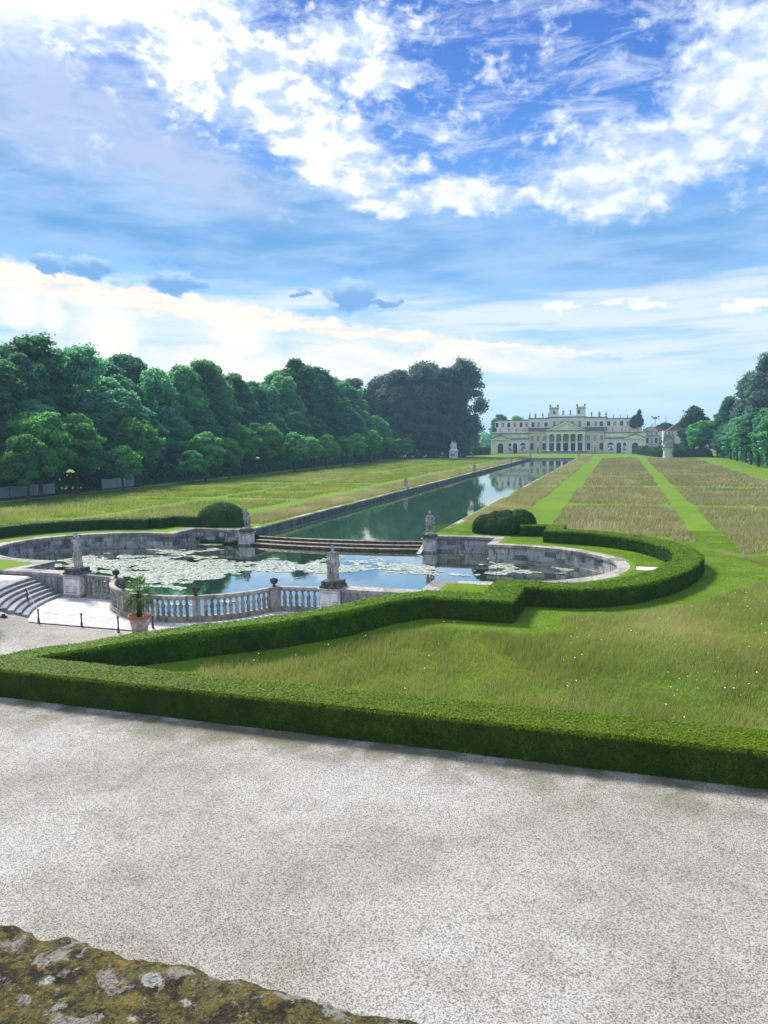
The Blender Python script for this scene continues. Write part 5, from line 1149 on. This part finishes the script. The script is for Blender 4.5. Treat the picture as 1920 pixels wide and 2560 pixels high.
tree('garden_tree', WD[3], WDT[0], -40., 424, .85, .78, 'tree showing above the left roof of the stables', None); tree('garden_tree', AIR, WDT[0], -30., 426, .8, .75, 'airy tree showing above the left roof beside another', None)
tree('dark_side_tree', DK[2], DKT, -49., 372, .62, .42, 'dark tree closing the gap left of the stables', None)
CYP = crown_mesh(1.6, 11., 21.8, 30, .75, 5000, .35, M_conif, 502, 1.5, top=.1)
t = thing('ivy_mass', 'dark ivy climbing over the right end of the stables upper storey with a pointed top', 'ivy', (35.0 + OX, WY + 6.2, 0)); link('spire_foliage', CYP, t, None)
IV = crown_mesh(2.7, 11.0, 18.2, 34, 1.0, 6000, .4, M_conif, 503, 1., top=1.5); link('wall_foliage', IV, t, None, loc=(-1.4, -.6, 0), scale=(1., .5, 1.))
# topiary rows before the stables
TB = crown_mesh(2.5, -.8, 3.4, 30, .95, 2600, .28, M_topiary, 504, 1.)
for s_, side in ((1, 'right'), (-1, 'left')):
    pts = [(33.8 + 1.25 * i, 366 - 8.6 * i) for i in range(7)] if s_ > 0 else [(-46.8 + 1.45 * i, 330 + 5.2 * i) for i in range(6)]
    for i, (x, y) in enumerate(pts):
        props(link('topiary_ball', TB, None, None, loc=(x, y, 0), scale=(1.05, 1.05, .95 + .06 * (i % 3))), f'{ORD[i]} rounded topiary bush from the building in the row on the {side} lawn' if s_ > 0 else f'{ORD[i]} rounded topiary bush from the white statue in the row on the {side} lawn', 'topiary', f'rounded topiary row on the {side}')
hedge([(-40.2, 356), (-36.9, 366)], 1.6, 3.6, 'tall dark box hedge block beside the left end of the stables', dens=22, leaf=.35, name='tall_box_hedge', mt=M_topiary, group=None)
props(bushmesh([((0, 0, .6), (3.2, 3, 2.8)), ((4, 2, .5), (3.5, 3, 3.4)), ((9, 3, .6), (4, 3, 3.))], 'undergrowth_bush', 'dark low bushes in the shade right of the round pedestal', 'bush', (47, 312, 0), M_conif, 12, .5))
# undergrowth and distant wood masses
def mass(name, x0, x1, y0, y1, h, n, size, mt, label, hv=.5):
    x = RNG.uniform(x0, x1, n); y = RNG.uniform(y0, y1, n); top = h * (1 - hv + hv * vnoise(np.c_[x * .12, y * .12, x * 0], 12)); z = RNG.random(n) ** .6 * top
    o = link(name, fast_mesh(cards(np.c_[x, y, z], np.tile((0., -.3, .8), (n, 1)), size, .9, .8), 4), None, mt); props(o, label, None, None, 'stuff')
mass('woodland_undergrowth', -73, -65.5, 112, 300, 5., 26000, .7, M_wood, 'shaded undergrowth beneath the left woodland')
mass('woodland_undergrowth', -86, -71, 70, 112, 5., 9000, .7, M_wood, 'shaded undergrowth behind the net fence')
mass('woodland_undergrowth', 63.5, 72, 200, 340, 5., 12000, .7, M_wood, 'shaded undergrowth beneath the right woodland')
mass('woodland_undergrowth', -92, -37, 301, 330, 14., 14000, 1.0, M_darkwood, 'dark undergrowth below the big dark trees')
mass('distant_wood', -420, 420, 560, 640, 13., 30000, 2.6, M_wood, 'low distant wood along the horizon')
mass('distant_wood', 36, 75, 434, 450, 8., 4000, 1., M_wood, 'green bushes behind the stables on the right')
mass('distant_wood', 46, 62, 398, 410, 5., 2500, .7, M_conif, 'dark shrubs beside the white house')

# ---------------------------------------------------------------- left path, net fence
me = pyd([(-62.9, 60, .006), (-60.9, 60, .006), (-60.9, 330, .006), (-62.9, 330, .006)], [(0, 1, 2, 3)]); props(link('gravel_path', me, None, M_gravel), kind='structure')
M_net = mat('pale_fence_netting', lambda t, bs: t.put(bs.inputs['Base Color'], t.mix(t.ss(t.noise(t.coord('Object'), 9., 3, .6), .4, .6), (.20, .24, .26), (.36, .40, .42))), rough=.9)
for pts, lab in (([(-66.5, 84), (-66.3, 88.5), (-66., 93), (-65.6, 97.5), (-65.2, 102)], 'sagging pale net fence under the trees at the left edge'), ([(-64.6, 113), (-64.3, 117), (-63.8, 121.5)], 'pale net fence panel under the trees right of the left gap')):
    t = thing('net_fence', lab, 'fence', (0, 0, 0), 0, 'net fences under the trees')
    for a_, b_ in zip(pts[:-1], pts[1:]):
        v = []; n = 9
        for i in range(n):
            q = i / (n - 1); x, y = a_[0] + (b_[0] - a_[0]) * q, a_[1] + (b_[1] - a_[1]) * q; v += [(x, y, .15), (x, y, 2.0 - .35 * 4 * q * (1 - q) * .6)]
        b = B().raw(v + [(x - .03, y, z) for x, y, z in v], [(2 * i, 2 * i + 2, 2 * i + 3, 2 * i + 1) for i in range(n - 1)] + [(2 * n + 2 * i, 2 * n + 2 * i + 1, 2 * n + 2 * i + 3, 2 * n + 2 * i + 2) for i in range(n - 1)]); b.part('net_panel', M_net, t)
    for x, y in pts: B().tube([(x, y, 0), (x, y, 2.15)], .05, 6).part('fence_post', M_bark, t)

# ---------------------------------------------------------------- mossy parapet under the photographer
def f_lichen(t, bs):
    P = t.coord('Object'); a_ = t.noise(P, 7., 6, .65, .4); b_ = t.noise(P, 20., 6, .7, .3); v = t.voro(t.map(P, (1, 1.4, 1)), 9.5, 'Distance', 'F1'); v2 = t.voro(P, 26.)
    fine = t.noise(P, 55., 5, .75)
    col = t.mix(t.ss(b_, .40, .58), (.035, .032, .022), (.13, .115, .045))
    col = t.mix(t.ss(a_, .53, .63, 0., .6), col, (.15, .115, .025))
    col = t.mix(t.ss(t.add(t.noise(P, 15., 5, .65, .5), t.mul(fine, .25)), .665, .72), col, (.27, .25, .225))
    col = t.mix(t.mul(t.ss(t.add(v, t.mul(t.sub(fine, .5), .3)), .23, .15), t.ss(t.noise(P, 3., 3), .45, .55)), col, (.40, .40, .37))
    col = t.mix(t.mul(t.ss(t.add(v2, t.mul(t.sub(fine, .5), .3)), .20, .12), t.ss(t.noise(t.map(P, loc=(4, 2, 0)), 4., 3), .54, .6)), col, (.26, .15, .03))
    col = t.mix(t.ss(fine, .5, .68, 0., .8), col, (.028, .026, .018))
    f3 = t.noise(P, 170., 4, .75); f4 = t.noise(t.map(P, loc=(3, 5, 1)), 95., 5, .8)
    col = t.mix(t.ss(f3, .50, .64, 0., .75), col, (.022, .020, .014)); col = t.mix(t.ss(f4, .58, .66, 0., .7), col, (.30, .27, .20))
    col = t.mix(t.ss(t.noise(t.map(P, loc=(7, 1, 2)), 40., 5, .7), .56, .66, 0., .6), col, (.24, .17, .03))
    t.put(bs.inputs['Base Color'], col); t.put(bs.inputs['Normal'], t.bump(t.add(t.add(t.mul(b_, 1.2), t.mul(fine, .6)), t.mul(f3, .35)), 1., .014))
M_lich = mat('lichen_stone', f_lichen, rough=1., spec=.1)
pr = thing('balcony_parapet', 'mossy lichen covered stone parapet cutting the lower left corner', 'parapet', (25.7, 0, 0))
nx, ny = 500, 62; xs = np.linspace(-3.5, 3.5, nx); ys = np.linspace(.3, 1.03, ny); Xg, Yg = np.meshgrid(xs, ys, indexing='ij'); q = np.c_[Xg.ravel(), Yg.ravel(), Xg.ravel() * 0]
edge = np.clip((q[:, 1] - .985) / .045, 0, 1); zz = 8.1 - .014 * edge ** 2 + (vnoise(q * 14, 1) - .5) * .012 + (vnoise(q * 45, 2) - .5) * .008 + (vnoise(q * 110, 3) - .5) * .004
yy = q[:, 1] + edge * .0 + .002 + edge * ((vnoise(q * 16, 4) - .5) * .022 + (vnoise(q * 60, 5) - .5) * .012)
V = np.c_[q[:, 0], yy, zz]; F = [(i * ny + j, (i + 1) * ny + j, (i + 1) * ny + j + 1, i * ny + j + 1) for i in range(nx - 1) for j in range(ny - 1)]
nb = len(V); V = np.r_[V, np.c_[V[ny - 1::ny][:, :2], np.full(nx, 7.92)]]; F += [(i * ny + ny - 1, (i + 1) * ny + ny - 1, nb + i + 1, nb + i) for i in range(nx - 1)]
link('coping', pyd(V, F), pr, M_lich, smooth=True)
B().box(-3.5, 3.5, .34, .93, GZ - .3, 7.93).part('parapet_wall', M_stone, pr)
